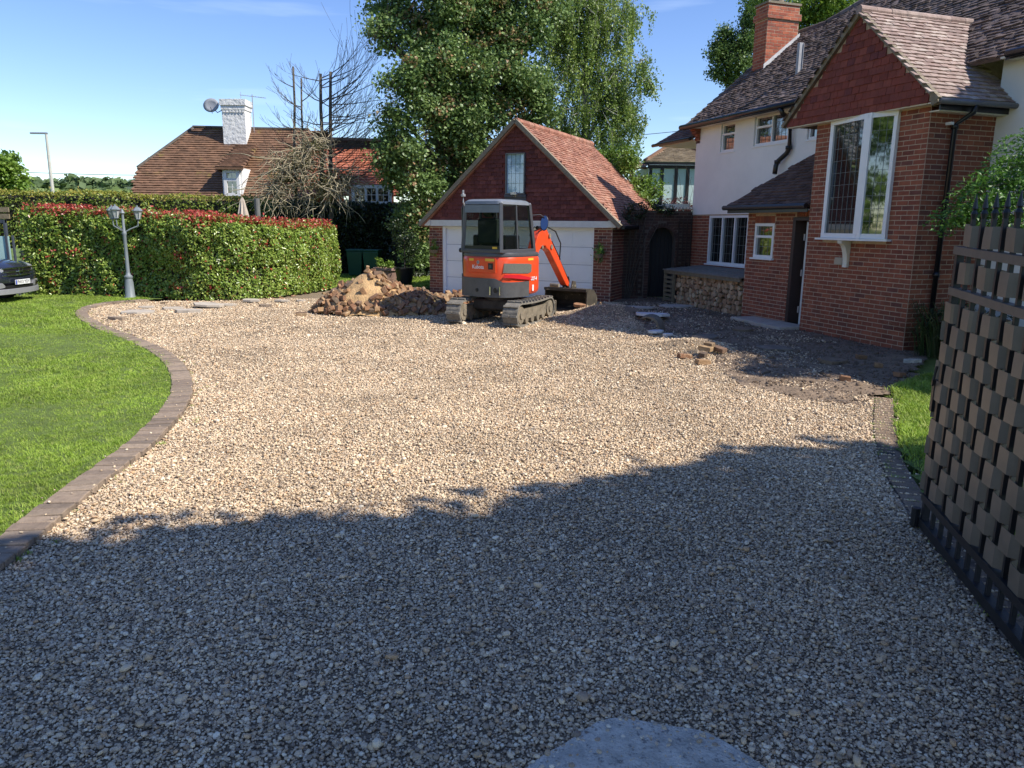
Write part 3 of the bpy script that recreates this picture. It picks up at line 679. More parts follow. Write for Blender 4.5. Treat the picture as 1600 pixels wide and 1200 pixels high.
# main roof
SL = math.sqrt(1+.83**2)
tiles((1.0, 8.62, 4.40), (0, -1, 0), (1, 0, .83), [(0, 0), (16, 0), (16, 6.0), (4.4, 6.0), (1.55, 3.77), (0, 3.77)], house, rooft_m, limit=0, th=.1, jit=3.2)
b = MB(); b.prism([(3.9, 8.60, 6.78), (6.9, 8.60, 4.35), (6.9, -8, 4.35), (3.9, -8, 6.78)], (0, 0, -.1)); b.prism([(5.6, 4.2, 8.2), (9.5, 4.2, 4.9), (9.5, -8, 4.9), (5.6, -8, 8.2)], (0, 0, -.1)); b.prism([(3.9, 7.07, 6.78), (5.6, 4.2, 8.2), (9.5, 4.2, 4.9), (6.9, 8.5, 4.35)], (0, 0, -.1))
b.obj('rear_roof_slope', rooft_m, house)
def ridge(b, p, q, r=.11, step=.3):
    p = Vector(p); q = Vector(q); n = int((q-p).length/step)
    for i in range(n):
        a = p+(q-p)*(i/n); c = p+(q-p)*((i+1)/n)
        b.tube([a, c], [r*random.uniform(.96, 1.04), r*random.uniform(.9, .98)], 10, True, random.random())
b = MB(); ridge(b, (3.9, 8.6, 6.74), (3.9, 7.07, 6.74)); ridge(b, (3.9, 7.07, 6.76), (5.55, 4.2, 8.15)); b.obj('ridge_tiles', rooft_m, house)
b = MB(); beam(b, (1.0, 8.60, 4.36), (3.9, 8.60, 6.74), .05, .12); b.obj('verge', verge_m, house)
b = MB(); b.box(.98, WX-.02, 2.9, 8.55, 4.33, 4.36); b.box(.98, WX-.0, -9, -.2, 4.36, 4.39); b.obj('soffit', cream_m, house)
b = MB(); b.box(.96, .985, 2.9, 8.62, 4.31, 4.42); b.box(.96, .985, -9, -.3, 4.33, 4.44); b.obj('fascia', blackp_m, house)
b = MB(); b.tube([(.93, 2.95, 4.385), (.93, 8.7, 4.38)], .062, 10); b.tube([(.91, -.35, 4.40), (.91, -9, 4.40)], .055, 10)
b.obj('gutter', blackp_m, house, smooth=True)
b = MB(); b.tube([(.93, 4.74, 4.34), (1.0, 4.73, 4.22), (1.2, 4.72, 4.10), (1.21, 4.70, 3.55), (1.20, 4.76, 3.44), (1.17, 4.98, 3.30), (1.15, 5.02, 3.20), (1.12, 5.0, 3.03)], .052, 10)
for z in (4.1, 3.55, 3.28): b.tube([(1.2 if z > 3.4 else 1.165, 4.71 if z > 3.4 else 5.0, z-.035), (1.2 if z > 3.4 else 1.165, 4.71 if z > 3.4 else 5.0, z+.035)], .068, 10)
b.obj('downpipe', blackp_m, house, smooth=True)
b = MB(); b.box(1.98, 2.07, 5.62, 5.70, 5.1, 5.88); b.box(2.07, 2.08, 5.60, 5.72, 5.15, 5.86); b.obj('vent_pipe', mat('lead_grey', (.33, .34, .36), .6, .2, 9), house)
# chimney
b = MB(); b.box(2.64, 3.56, 7.75, 8.25, 5.3, 7.28); b.box(2.60, 3.60, 7.71, 8.29, 6.93, 7.08)
ch = b.obj('chimney', mortar_m, house)
w = Wall()
for (x0, x1, y0, y1, z0, z1) in ((2.64, 3.56, 7.75, 8.25, 5.4, 6.93), (2.60, 3.60, 7.71, 8.29, 6.93, 7.08), (2.64, 3.56, 7.75, 8.25, 7.08, 7.28)):
    w.run((x0, y0, 0), (1, 0, 0), (0, -1, 0), x1-x0, z0, z1); w.run((x0, y0, 0), (0, 1, 0), (-1, 0, 0), y1-y0, z0, z1)
build_bricks(w.items, ch, chim_m, 0, HCAM)
b = MB(); b.box(2.61, 3.59, 7.72, 8.28, 7.28, 7.33); b.lathe([(.13, 0), (.12, .25), (.14, .27), (.14, .30), (.10, .30)], 12, (3.1, 8, 7.33)); b.obj('chimney_cap', verge_m, ch)
b = MB(); b.prism([(2.6, 7.72, 5.67), (3.6, 7.72, 6.5), (3.6, 7.72, 6.66), (2.6, 7.72, 5.86)], (0, .02, 0)); b.obj('flashing', mat('lead_white', (.55, .55, .55), .6, .2, 9), ch)
# bay roof
RH, EH = 5.32, 3.75
tiles((-.22, -.28, EH), (1, 0, 0), (0, 1.70, 1.57), [(0, 0), (1.75, 0), (1.6, .95), (2.33, 2.31), (0, 2.31)], house, baytile_m, limit=300, camloc=HCAM, jit=1.6)
tiles((1.5, 3.12, EH), (-1, 0, 0), (0, -1.70, 1.57), [(0, 0), (1.72, 0), (1.72, 2.31), (-.61, 2.31), (0, .95)], house, rooft_m)
b = MB(); ridge(b, (-.24, 1.42, RH+.0), (2.25, 1.42, RH+.0), .07, .3); b.obj('bay_ridge_tiles', baytile_m, house)
b = MB(); b.prism([(-.16, 3.06, 3.72), (-.16, -.22, 3.72), (-.16, 1.42, 5.24)], (.30, 0, 0)); b.obj('gable_wall', mortar_m, house)
GB = house
tiles((-.165, 3.06, 3.70), (0, -1, 0), (0, 0, 1), [(0.02, 0), (3.26, 0), (1.64, 1.50)], house, hung_m, tw=.165, th=.115, thick=.012, limit=160, camloc=HCAM, nm='hung_tile')
b = MB()
for s in (-1, 1):
    ye = 1.42+s*1.71; beam(b, (-.19, ye, EH-.03), (-.19, 1.42, RH-.03), .075, .07)
beam(b, (-.19, -.29, 3.74), (-.19, -.18, 3.70), .06, .12)
b.obj('gable_verge', verge_m, house)
b = MB(); b.box(-.17, .0, -.22, 3.05, 3.685, 3.70); b.obj('gable_soffit', cream_m, house)
b = MB(); b.box(-.05, 1.6, -.205, -.18, 3.60, 3.73); b.box(-.05, 1.62, -.18, 0.0, 3.735, 3.75); b.obj('bay_fascia', blackp_m, house)
b = MB(); b.box(-.04, 1.6, -.18, -.003, 3.585, 3.60); b.obj('bay_soffit', cream_m, house)
b = MB(); b.tube([(-.18, -.31, 3.70), (1.62, -.31, 3.71)], .042, 10); g_ = b.obj('bay_gutter', mat('grey_gutter', (.13, .13, .14), .4, .1, 5), house, smooth=True)
b = MB(); b.tube([(.50, -.31, 3.68), (.50, -.29, 3.58), (.41, -.075, 3.42), (.41, -.075, 0.02)], .038, 10)
for z in (3.40, 2.3, 1.2): b.tube([(.41, -.075, z-.04), (.41, -.075, z+.04)], .05, 10)
b.obj('bay_downpipe', blackp_m, house, smooth=True)
b = MB(); b.box(.30, .36, -.10, .0, 3.42, 3.46); b.obj('bracket', white_m, house)
# oriel window: two panes meeting at a shallow point
def oriel():
    zt, zb = 3.70, 1.73; A = Vector((-.03, 2.02, 0)); V_ = Vector((-.17, 1.02, 0)); Bp = Vector((-.03, .56, 0)); f = MB(); fw = .075
    wn = None
    post = lambda p, r_: f.box(p.x-r_*.6, p.x+r_*.6, p.y-r_, p.y+r_, zb, zt)
    for p, q in ((A, V_), (V_, Bp)):
        for z in (zb+.04, zt-.04): beam(f, (p.x, p.y, z), (q.x, q.y, z), .06, .08)
    f.box(A.x-.03, A.x+.06, A.y-.08, A.y+.0, zb, zt); f.box(Bp.x-.03, Bp.x+.06, Bp.y, Bp.y+.07, zb, zt); f.box(V_.x-.025, V_.x+.05, V_.y-.07, V_.y+.09, zb, zt)
    f.box(-.02, .1, .56, 2.02, zt-.03, zt+.03)
    w = f.obj('window', white_m, house)
    for p, q, k in ((A-Vector((0, .08, 0)), V_+Vector((0, .09, 0)), 6), (V_-Vector((0, .07, 0)), Bp+Vector((0, .07, 0)), 3)):
        g = MB(); beam(g, (p.x+.012, p.y, (zt+zb)/2), (q.x+.012, q.y, (zt+zb)/2), .01, zt-zb-.16); g.obj('pane', glass_m, w)
        ld = MB(); d = (q-p)
        for i in range(1, k): c = p+d*i/k; ld.box(c.x+.0, c.x+.006, c.y-.0025, c.y+.0025, zb+.08, zt-.08)
        for i in range(1, 9): z = zb+.08+(zt-zb-.16)*i/9; beam(ld, (p.x+.003, p.y, z), (q.x+.003, q.y, z), .005, .005)
        ld.obj('lead_lattice', lead_m, w)
    s = MB(); s.prism([(0, 2.12, 1.695), (-.10, 2.12, 1.695), (-.25, 1.02, 1.695), (-.10, .47, 1.695), (0, .47, 1.695)], (0, 0, .032)); s.obj('sill', white_m, w)
oriel()
b = MB(); pr = [(-.005, 1.69), (-.20, 1.69), (-.19, 1.63)]+[(-.03-.15*math.cos(t), 1.36+.27*math.sin(t)) for t in np.linspace(1.45, .1, 8)]+[(-.16, 1.26), (-.005, 1.24)]
pr = [(-.005, 1.69), (-.21, 1.69), (-.20, 1.64)]+[(-.055-.14*(1-math.sin(t)), 1.64-.36*(1-math.cos(t))) for t in np.linspace(.15, 1.5, 8)]+[(-.06, 1.24), (-.005, 1.24)]
b.prism([(x, 1.33, z) for x, z in pr], (0, .10, 0)); b.obj('sill_bracket', cream_m, house)
b = MB(); b.box(-.05, -.006, 1.45, 1.63, 1.275, 1.40, bev=.006); b.obj('meter_box', mat('putty_plastic', (.42, .36, .26), .6, .08, 6), house)
# porch roof, gutter, doorway
tiles((-.05, 4.95, 2.33), (0, -1, 0), (1, 0, .79), [(0, 0), (2.52, 0), (2.52, 1.72), (1.0, 1.72)], house, mat('dark_porch_tile', rough=.9, var=.3, scale=8, ramp=[(.08, .045, .034), (.12, .068, .05), (.15, .09, .068)], bump=.5, bscale=50), jit=2.)
b = MB(); b.prism([(-.05, 4.95, 2.33), (WX, 4.95, 2.33), (WX, 3.95, 3.39)], (0, .02, 0)); b.prism([(-.05, 2.45, 2.28), (-.05, 4.93, 2.28), (WX, 4.93, 2.28), (WX, 2.45, 2.28)], (0, 0, .04)); b.obj('porch_roof_end', rooft_m, house)
b = MB(); b.tube([(-.09, 2.44, 2.29), (-.09, 5.02, 2.29)], .05, 10); b.box(-.04, -.02, 2.45, 4.95, 2.18, 2.32); b.obj('porch_gutter', blackp_m, house)
b = MB(); b.box(-.02, .29, 2.45, 4.9, 2.215, 2.235); b.obj('porch_soffit', cream_m, house)
b = MB(); b.box(.24, .5, 3.085, 3.168, 0, 2.09); b.box(.24, .5, 2.44, 3.085, 2.03, 2.09); b.box(.24, .36, 2.435, 2.50, 0, 2.03); fr = b.obj('door_frame', dwood_m, house)
b = MB(); A = Vector((.30, 2.80, 0)); d = Vector((.66, .75, 0)); beam(b, A+Vector((0, 0, 1.03)), A+d*.75+Vector((0, 0, 1.03)), .05, 1.94)
dr = b.obj('front_door', white_m, house); tag(dr, 'white front door standing open')
b = MB()
for z in (.35, 1.05, 1.72): b.tube([(.27, 2.83, z-.06), (.27, 2.83, z+.06)], .022, 8)
b.obj('hinge', silver_m, dr)
b = MB(); b.box(.7, 1.2, 2.44, 3.2, 0, 2.2); b.obj('doorway_darkness', blk_m, house)  # solid black block: the unlit interior's darkness put into its colour
b = MB(); b.box(-.42, .24, 2.46, 3.35, .0, .075, bev=.01); b.box(-.30, .27, 3.36, 4.2, .0, .065, bev=.01); b.obj('doorstep', slab_m, house)
# rear wing
b = MB(); b.box(3.6, 6, 8.48, 10.0, 0, 4.08); b.obj('wing_wall', render_m, house)
b = MB(); b.box(1.22, 3.6, 8.48, 10.3, 4.06, 4.10); b.obj('wing_soffit', cream_m, house)
tiles((1.15, 10.4, 4.13), (0, -1, 0), (1, 0, .75), [(0, 0), (1.9, 0), (1.9, 1.7), (1.4, 1.7)], house, rooft_m)
b = MB(); b.tube([(1.1, 8.5, 4.10), (1.1, 10.45, 4.10)], .045, 8); b.obj('wing_gutter', blackp_m, house)

# ================================================================ GARAGE (local x along the front, y back)
GL = (-2.343, 21.254, 0); GR = math.atan2(-.422, .906)
GM = Matrix.Translation(GL) @ Matrix.Rotation(GR, 4, 'Z'); GCAM = GM.inverted() @ CAMV
gar = empty('garage', GL, GR, 'detached brick garage with a white door and steep red tiled gable roof', 'garage')
b = MB(); b.box(0, .42, 0, .3, 0, 1.85); b.box(4.82, 5.3, 0, .3, 0, 1.85); b.box(5.08, 5.3, .3, 5.6, 0, 1.85); b.box(0, .2, .3, 5.6, 0, 1.85); b.box(.2, 5.08, 5.4, 5.6, 0, 1.85)
gw = b.obj('garage_wall', mortar_m, gar)
w = Wall().run((0, 0, 0), (1, 0, 0), (0, -1, 0), .42, 0, 1.84, cl=.215); w.run((4.82, 0, 0), (1, 0, 0), (0, -1, 0), .48, 0, 1.84); w.run((5.3, 0, 0), (0, 1, 0), (1, 0, 0), 5.6, 0, 1.84)
build_bricks(w.items, gw, gbrick_m, 0, GCAM)
b = MB(); b.box(.42, .50, .02, .14, 0, 1.84); b.box(4.79, 4.82, .02, .14, 0, 1.84); b.box(.5, 4.79, .02, .14, 1.80, 1.84); b.obj('door_frame', white_m, gar)
b = MB(); b.box(.5, 4.79, .10, .13, 0.01, 1.80); dg = b.obj('garage_door', white_m, gar)
for r in range(4):
    for c in range(8):
        x0 = .5+4.29*c/8; z0 = .01+1.79*r/4; b = MB(); b.box(x0+.05, x0+.486, .092, .101, z0+.055, z0+.40, bev=.004); o_ = b.obj('panel', white_m, dg)
    if r: b = MB(); b.box(.5, 4.79, .097, .1005, .01+1.79*r/4-.006, .01+1.79*r/4+.006); b.obj('panel_joint', mat('joint_grey', (.35, .35, .36), .6, 0), dg)
b = MB(); b.box(-.10, 5.40, -.09, .0, 1.845, 2.005); b.box(-.24, .10, -.13, -.09, 1.86, 2.02); b.box(5.22, 5.52, -.13, -.09, 1.86, 2.02); b.obj('fascia', mat('painted_fascia', (.70, .68, .62), .5, .1, 6), gar)
GS = (2.82, 2.57); sl = math.hypot(*GS)
b = MB(); b.prism([(-.10, -.03, 2.0), (5.40, -.03, 2.0), (2.65, -.03, 4.40)], (0, .3, 0)); b.obj('gable_wall', mortar_m, gar)
tiles((-.12, -.04, 1.99), (1, 0, 0), (0, 0, 1), [(0.0, 0), (5.54, 0), (2.77, 2.50)], gar, ghung_m, tw=.165, th=.105, thick=.020, nm='hung_tile', holes=[(2.46, 3.10, .58, 1.74)], jit=2.)
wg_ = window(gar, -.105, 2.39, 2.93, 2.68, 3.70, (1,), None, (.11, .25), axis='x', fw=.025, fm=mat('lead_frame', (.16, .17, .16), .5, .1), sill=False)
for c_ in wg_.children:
    if c_.name.startswith('pane'): c_.data.materials[0] = skypane_m
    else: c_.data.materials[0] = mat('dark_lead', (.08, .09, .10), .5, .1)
b = MB(); b.box(2.36, 2.97, -.12, -.03, 2.60, 2.67); b.box(2.36, 2.97, -.085, -.03, 2.52, 2.60); b.obj('window_flashing', mat('lead_dark', (.07, .075, .09), .6, .2), gar)
tiles((5.52, -.13, 1.86), (0, 1, 0), (-GS[0], 0, GS[1]), [(0, 0), (5.85, 0), (5.85, sl), (.0, sl)], gar, gtile_m, jit=2.)
tiles((-.17, 5.7, 1.86), (0, -1, 0), (GS[0], 0, GS[1]), [(0, 0), (5.85, 0), (5.85, sl), (.0, sl)], gar, gtile_m, jit=2.)
b = MB(); ridge(b, (2.675, -.14, 4.47), (2.675, 5.72, 4.47), .09, .33); b.obj('ridge_tiles', gtile_m, gar)
b = MB(); beam(b, (5.55, -.15, 1.87), (2.675, -.15, 4.49), .13, .10); beam(b, (-.20, -.15, 1.87), (2.675, -.15, 4.49), .13, .10); b.obj('verge', verge_m, gar)
b = MB(); b.tube([(5.60, -.12, 1.86), (5.60, 5.7, 1.86)], .05, 8); b.tube([(-.24, -.12, 1.86), (-.24, 5.7, 1.86)], .05, 8); b.obj('gutter', blackp_m, gar)
b = MB(); b.box(2.58, 2.74, -.20, -.12, 2.66, 2.72); b.box(2.62, 2.70, -.12, -.05, 2.60, 2.66); b.obj('floodlight', cream_m, gar)

def in_frame(M, p): return M @ Vector(p)
# hanging baskets
for (lx, lab) in ((.24, 'hanging basket trailing pale yellow-green foliage on the left garage pillar'), (5.02, 'hanging basket of dark green foliage on the right garage pillar')):
    p = in_frame(GM, (lx, -.17, 0)); t = empty('hanging_basket', (p.x, p.y, 1.2), GR, lab, 'hanging basket')
    b = MB(); b.lathe([(.02, -.12), (.09, -.09), (.13, 0), (.12, 0), (.02, -.05)], 12); b.obj('basket', wood_m, t)
    b = MB(); b.tube([(0, .17, .38), (0, 0, .40), (0, 0, .36)], .008, 6)
    for a in (0, 2.1, 4.2): b.tube([(0, 0, .36), (.12*math.cos(a), .12*math.sin(a), 0)], .004, 4)
    b.obj('bracket_and_chains', blackp_m, t)
    P, d_, tt = clumped([(0, 0, .12, .13), (.03, 0, .02, .12), (-.05, -.03, -.06, .09), (.04, -.05, -.14, .07), (0, 0, .24, .07)], 500, .05, 8, .3)
    leaves('foliage', P, .045, bright_m if lx < 1 else wist_m, tt, t)

# arched wall between garage and house, gate, trellis
aw = empty('arched_wall', (2.88, 19.92, 0), math.atan2(.22, 1.83), 'dark brick wall with an arched opening between garage and house', 'wall')
b = MB(); AX0, AX1, AZ, ZT = .70, 1.39, 1.52, 2.28
b.box(0, AX0, 0, .22, 0, ZT); b.box(AX1, 1.85, 0, .22, 0, ZT)
n = 14; r_ = (AX1-AX0)/2; cx = (AX0+AX1)/2
for i in range(n):
    t0 = math.pi*(1-i/n); t1 = math.pi*(1-(i+1)/n)
    p0 = (cx+r_*math.cos(t0), AZ+r_*math.sin(t0)); p1 = (cx+r_*math.cos(t1), AZ+r_*math.sin(t1))
    b.prism([(p0[0], 0, p0[1]), (p1[0], 0, p1[1]), (p1[0], 0, ZT), (p0[0], 0, ZT)], (0, .22, 0))
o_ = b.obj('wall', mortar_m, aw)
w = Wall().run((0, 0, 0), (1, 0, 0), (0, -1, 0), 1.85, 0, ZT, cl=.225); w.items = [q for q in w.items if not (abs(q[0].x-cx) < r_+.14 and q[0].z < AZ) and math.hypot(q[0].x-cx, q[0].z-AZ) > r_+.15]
shade_brick_m = mat('shade_dark_brick', rough=.95, var=.3, scale=5, ramp=[(.045, .026, .02), (.07, .036, .026), (.055, .032, .026), (.09, .045, .032)], bump=.5, bscale=90)  # shade between the buildings painted into the brick and mortar colours
o_.data.materials[0] = mat('shade_dark_mortar', (.12, .095, .075), .95, .3, 8)
build_bricks(w.items, o_, shade_brick_m, 0, CAMV)
b = MB()
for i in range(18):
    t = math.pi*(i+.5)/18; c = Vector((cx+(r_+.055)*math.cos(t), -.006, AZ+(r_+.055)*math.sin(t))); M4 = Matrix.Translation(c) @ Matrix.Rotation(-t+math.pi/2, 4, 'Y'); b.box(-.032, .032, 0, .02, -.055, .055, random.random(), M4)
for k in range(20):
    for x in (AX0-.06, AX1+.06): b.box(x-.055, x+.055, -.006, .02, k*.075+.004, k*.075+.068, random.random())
b.obj('arch_bricks', shade_brick_m, o_, kind='stuff')
b = MB()
for i in range(8): b.box(AX0-.1+.115*i+.003, AX0-.1+.115*(i+1)-.003, .15+.002*(i % 2), .18+.002*(i % 2), .03, 2.0)
gt = tag(b.obj('arched_gate', mat('black_timber', (.012, .011, .010), .7, .2), None), 'black timber gate filling the arched opening', 'gate'); gt.matrix_world = aw.matrix_basis.copy(); gt.location = aw.location+Vector((0, .12, 0)); gt.rotation_euler = aw.rotation_euler
for x0, x1, lab in ((1.46, 1.80, 'dark wooden trellis on the wall right of the arch'), (.16, .52, 'dark wooden trellis on the wall left of the arch')):
    b = MB()
    for i in range(4): x = x0+(x1-x0)*i/3; b.box(x-.012, x+.012, -.05, -.03, .1, 2.05)
    for i in range(13): z = .15+i*.155; b.box(x0, x1, -.03, -.012, z-.012, z+.012)
    tr = tag(b.obj('trellis', dwood_m), lab, 'trellis'); tr.location = aw.location; tr.rotation_euler = aw.rotation_euler
b = MB()
for i in range(9): b.box(1.0+i*.09, 1.04+i*.09, -.12, .55, 2.34, 2.40)
b.box(.9, 1.84, .3, .38, 2.40, 2.48)
pg = tag(b.obj('pergola', cream_m), 'cream slatted pergola top above the arched wall', 'pergola'); pg.location = aw.location; pg.rotation_euler = aw.rotation_euler

iv = empty('ivy', (3.7, 19.9, 0), 0, 'dark ivy growing over the top of the arched wall', 'climbing plant')
P, d2, t2 = clumped([(-.65, .1, 2.3, .22), (-.3, .1, 2.35, .2), (.05, .1, 2.38, .18), (-.75, .0, 2.05, .16), (.35, .1, 2.3, .14), (-.45, 0, 2.12, .12)], 1500, .1, 10, .2); leaves('foliage', P, .06, dark_m, t2, iv)
b = MB()
for k in range(5): b.tube([(-.75+k*.03, -.05, 0), (-.7+k*.1, -.04, 1.2), (-.65+k*.22, .0, 2.3)], [.012, .01, .006], 5, False)
b.obj('stems', bark_m, iv)
# log store
ls = empty('log_store', HL, HR, 'low timber log store with a plank top under the white window', 'log store')
for i in range(11):
    b = MB(); x = .17+i*.102; b.box(x+.003, x+.099, 4.665, 7.92-.01*(i % 2), .815+.004*(i % 3)+.008*i, .84+.004*(i % 3)+.008*i); b.obj('plank', decke_m, ls)
b = MB(); b.box(.19, .225, 4.665, 7.88, .735, .812); b.obj('front_rail', wood_m, ls)
for y in (7.42, 7.84):
    for x in (.19, 1.20): b = MB(); b.box(x, x+.06, y-.03, y+.03, 0, .73); b.obj('post', wood_m, ls)
for k in range(6): b = MB(); b.box(.20, .22, 7.45, 7.81, .06+k*.11, .12+k*.11); b.obj('slat', wood_m, ls)
b = MB(); b.box(.62, .66, 4.68, 7.85, 0, .78); b.obj('backing', dwood_m, ls)
def logmesh(i):
    rr = random.Random(i); n = rr.choice((3, 4, 5, 6, 9)); b = MB(); r = .068
    pts = []
    for k in range(n): t = 2*math.pi*(k+rr.uniform(-.2, .2))/n; q = r*rr.uniform(.75, 1.15); pts.append((0, q*math.cos(t), q*math.sin(t)))
    b.prism(pts, (.28, 0, 0)); me = b.mesh('log'); me.materials.append(log_m); return me
LG = [logmesh(i) for i in range(14)]; zc = .06; row = 0
while zc < .72:
    y = 4.74+(.055 if row % 2 else 0)
    while y < 7.36:
        o_ = bpy.data.objects.new('log', random.choice(LG)); COL.objects.link(o_); p = in_frame(HM, (.25+random.uniform(-.02, .04), y, zc+random.uniform(-.012, .012)))
        o_.location = p; o_.rotation_euler = (random.uniform(0, 6.28), 0, HR+random.uniform(-.06, .06)); s = random.uniform(.8, 1.15); o_.scale = (1, s, s)
        ord_ = ('bottom', 'second', 'third', 'fourth', 'fifth', 'sixth', 'seventh', 'eighth')[row]; tag(o_, 'split firewood log in the %s row%s of the log store' % (ord_, '' if row == 0 else ' from the bottom'), 'log', 'logs in the %s row of the log store' % ord_); y += .122
    zc += .108; row += 1

# ================================================================ EXCAVATOR (local x right, y forward)
EXL = (-.10, 14.98, 0); ea = R(-33)
EXL = (-.21, 14.98, 0)
ex = empty('mini_excavator', EXL, ea, 'orange and grey mini excavator with glazed cab and bucket resting by the garage door', 'excavator')
UR = Matrix.Rotation(R(9), 4, 'Z')      # tracks point a little left of the cab
def track(cx, nm):
    hw = .15; r = .20; ly = .74; per = []
    n = 10
    for i in range(n+1): t = math.pi/2+math.pi*i/n; per.append((-ly+r*math.cos(t), .235+r*math.sin(t)))
    for i in range(5): per.append((-ly+ly*2*(i+1)/6, .235-r))
    for i in range(n+1): t = -math.pi/2+math.pi*i/n; per.append((ly+r*math.cos(t), .235+r*math.sin(t)))
    for i in range(5): k = (i+1)/6; per.append((ly-ly*2*k, .235+r-.022*math.sin(math.pi*k)))
    P = len(per); b = MB(); q = []
    cyy = .235
    def off(p, d):
        yy = max(-ly, min(ly, p[0])); v = Vector((p[0]-yy, p[1]-cyy));
        if v.length < 1e-6: v = Vector((0, 1))
        v.normalize(); return (p[0]+v.x*d, p[1]+v.y*d)
    rings = []
    for x, d in ((-hw, 0), (-hw, .03), (hw, .03), (hw, 0)): rings.append([UR @ Vector((cx+x, *off(p, d))) for p in per])
    b.loft(rings, cap=False)
    b.loft([rings[3], rings[0]], cap=False)
    # lugs
    tot = 2*math.pi*r+4*ly; k = 27; acc = 0; seg = [math.dist(per[i], per[(i+1) % P]) for i in range(P)]; S_ = sum(seg); i = 0; run = 0
    for j in range(k):
        s = S_*j/k
        while run+seg[i] < s: run += seg[i]; i += 1
        t = (s-run)/seg[i]; a_, c_ = per[i], per[(i+1) % P]; p = (a_[0]*(1-t)+c_[0]*t, a_[1]*(1-t)+c_[1]*t); o1 = off(p, .028); o2 = off(p, .062)
        tg = Vector((c_[0]-a_[0], c_[1]-a_[1])).normalized()*.022
        for x0, x1, sh in ((-hw, -.01, .0), (.01, hw, .03)):
            vs = []
            for (yy, zz) in (o1, o2):
                for x, sg in ((x0, -1), (x1, -1), (x1, 1), (x0, 1)): vs.append(UR @ Vector((cx+x, yy+tg.x*sg, zz+tg.y*sg)))
            b.add(vs, [(0, 1, 2, 3), (4, 5, 6, 7), (0, 1, 5, 4), (1, 2, 6, 5), (2, 3, 7, 6), (3, 0, 4, 7)])
    tr = b.obj(nm, rubber_m, ex)
    f = MB(); f.box(cx-.11, cx+.11, -.72, .72, .14, .33, M=UR)
    for y, rr in ((-.74, .165), (.74, .165)):
        f.tube([UR @ Vector((cx-.135, y, .235)), UR @ Vector((cx+.135, y, .235))], rr, 14); f.tube([UR @ Vector((cx-.155, y, .235)), UR @ Vector((cx+.155, y, .235))], .07, 10)
    f.obj('track_frame', steelw_m, tr)
    for y in (-.42, -.14, .14, .42):
        f = MB(); f.tube([UR @ Vector((cx-.12, y, .12)), UR @ Vector((cx+.12, y, .12))], .075, 12); f.obj('roller', steelw_m, tr)
track(-.60, 'track'); track(.60, 'track')
b = MB(); b.box(-.46, .46, -.36, .40, .26, .46, M=UR, bev=.03); b.box(-.5, .5, -.10, .16, .20, .34, M=UR); b.lathe([(.36, .44), (.36, .56), (.30, .58)], 24); b.obj('undercarriage', mat('dirty_black_steel', (.05, .045, .04), .8, .4, 8), ex)
b = MB(); b.box(-.72, .72, 1.10, 1.14, .06, .36, M=UR, bev=.008); b.box(-.34, -.26, .3, 1.10, .18, .27, M=UR); b.box(.26, .34, .3, 1.10, .18, .27, M=UR); b.obj('dozer_blade', steelw_m, ex)
PLAN = [(-.70, .66), (-.74, .45), (-.745, .12), (-.72, -.20), (-.66, -.42), (-.54, -.58), (-.38, -.66), (-.18, -.695), (.0, -.70), (.18, -.695), (.38, -.66), (.54, -.58), (.66, -.42), (.72, -.20), (.745, .12), (.74, .45), (.70, .66)]
def pl(s, z, dy=0, cut=None): return [(x*s, y*s+dy, z) for x, y in PLAN]
b = MB(); b.loft([pl(.93, .56), pl(.985, .60), pl(1, .66), pl(1, 1.20), pl(.99, 1.27), pl(.955, 1.31)]); bd = b.obj('body', orange_m, ex, auto=True)
# counterweight band round the rear and right rear
def band(i0, i1, s0, s1, zfun0, zfun1, nm, m, parent, thick=.03, steps=4):
    pts = PLAN[i0:i1+1]; b = MB(); rows = []
    for s, zt in ((s0, 0), (s1, 0), (s1, 1), (s0, 1)):
        rows.append([(x*s, y*s, (zfun0, zfun1)[zt](x, y)) for x, y in pts])
    b.loft([[rows[k][i] for k in range(4)] for i in range(len(pts))]); return b.obj(nm, m, parent, auto=True, bevel=.012)
cwt = lambda x, y: .93 if x < .42 else (.93-.10*min(1, (x-.42)/.2))
cw = band(2, 14, .97, 1.045, lambda x, y: .53, lambda x, y: .89-(.07 if x > .50 else 0)+(.05 if x < -.6 else 0), 'counterweight', dgrey_m, ex)
b = MB()
for (x, z) in ((-.05, .66), (.42, .67)):
    yy = -.735 if x < .3 else -.70
    b.tube([(x, yy, z), (x, yy-.012, z)], .05 if x > .3 else .035, 14)
b.obj('recess', blk_m, cw)
b = MB(); b.box(.30, .33, -.76, -.72, .58, .74); b.box(.51, .53, -.68, -.64, .58, .74); b.obj('tow_guard', chrome_m, cw)
# rear bonnet details
b = MB(); b.box(-.30, .44, -.722, -.70, .99, 1.275, bev=.012); bo = b.obj('rear_bonnet', orange_m, bd, bevel=.006)
text('Kubota', .105, wht_m, bd, face_M((-.03, -.7245, 1.10), (1, 0, 0), (0, 0, 1)), bold=.0015)
b = MB(); b.tube([(-.03, -.7225, 1.19), (-.03, -.727, 1.19)], .036, 18); b.obj('emblem', silver_m, bd)
text('K', .05, blk_m, bd, face_M((-.03, -.7275, 1.19), (1, 0, 0), (0, 0, 1)), 'emblem_letter')
b = MB(); b.box(.24, .37, -.7245, -.70, 1.06, 1.18); b.obj('latch_recess', blk_m, bd); b = MB(); b.box(.275, .335, -.735, -.7245, 1.09, 1.15); b.obj('latch', dgrey_m, bd)
b = MB(); b.box(-.27, -.15, -.7245, -.72, 1.215, 1.26); b.box(.16, .40, -.7245, -.72, 1.215, 1.265); b.obj('warning_sticker', yel_m, bd)
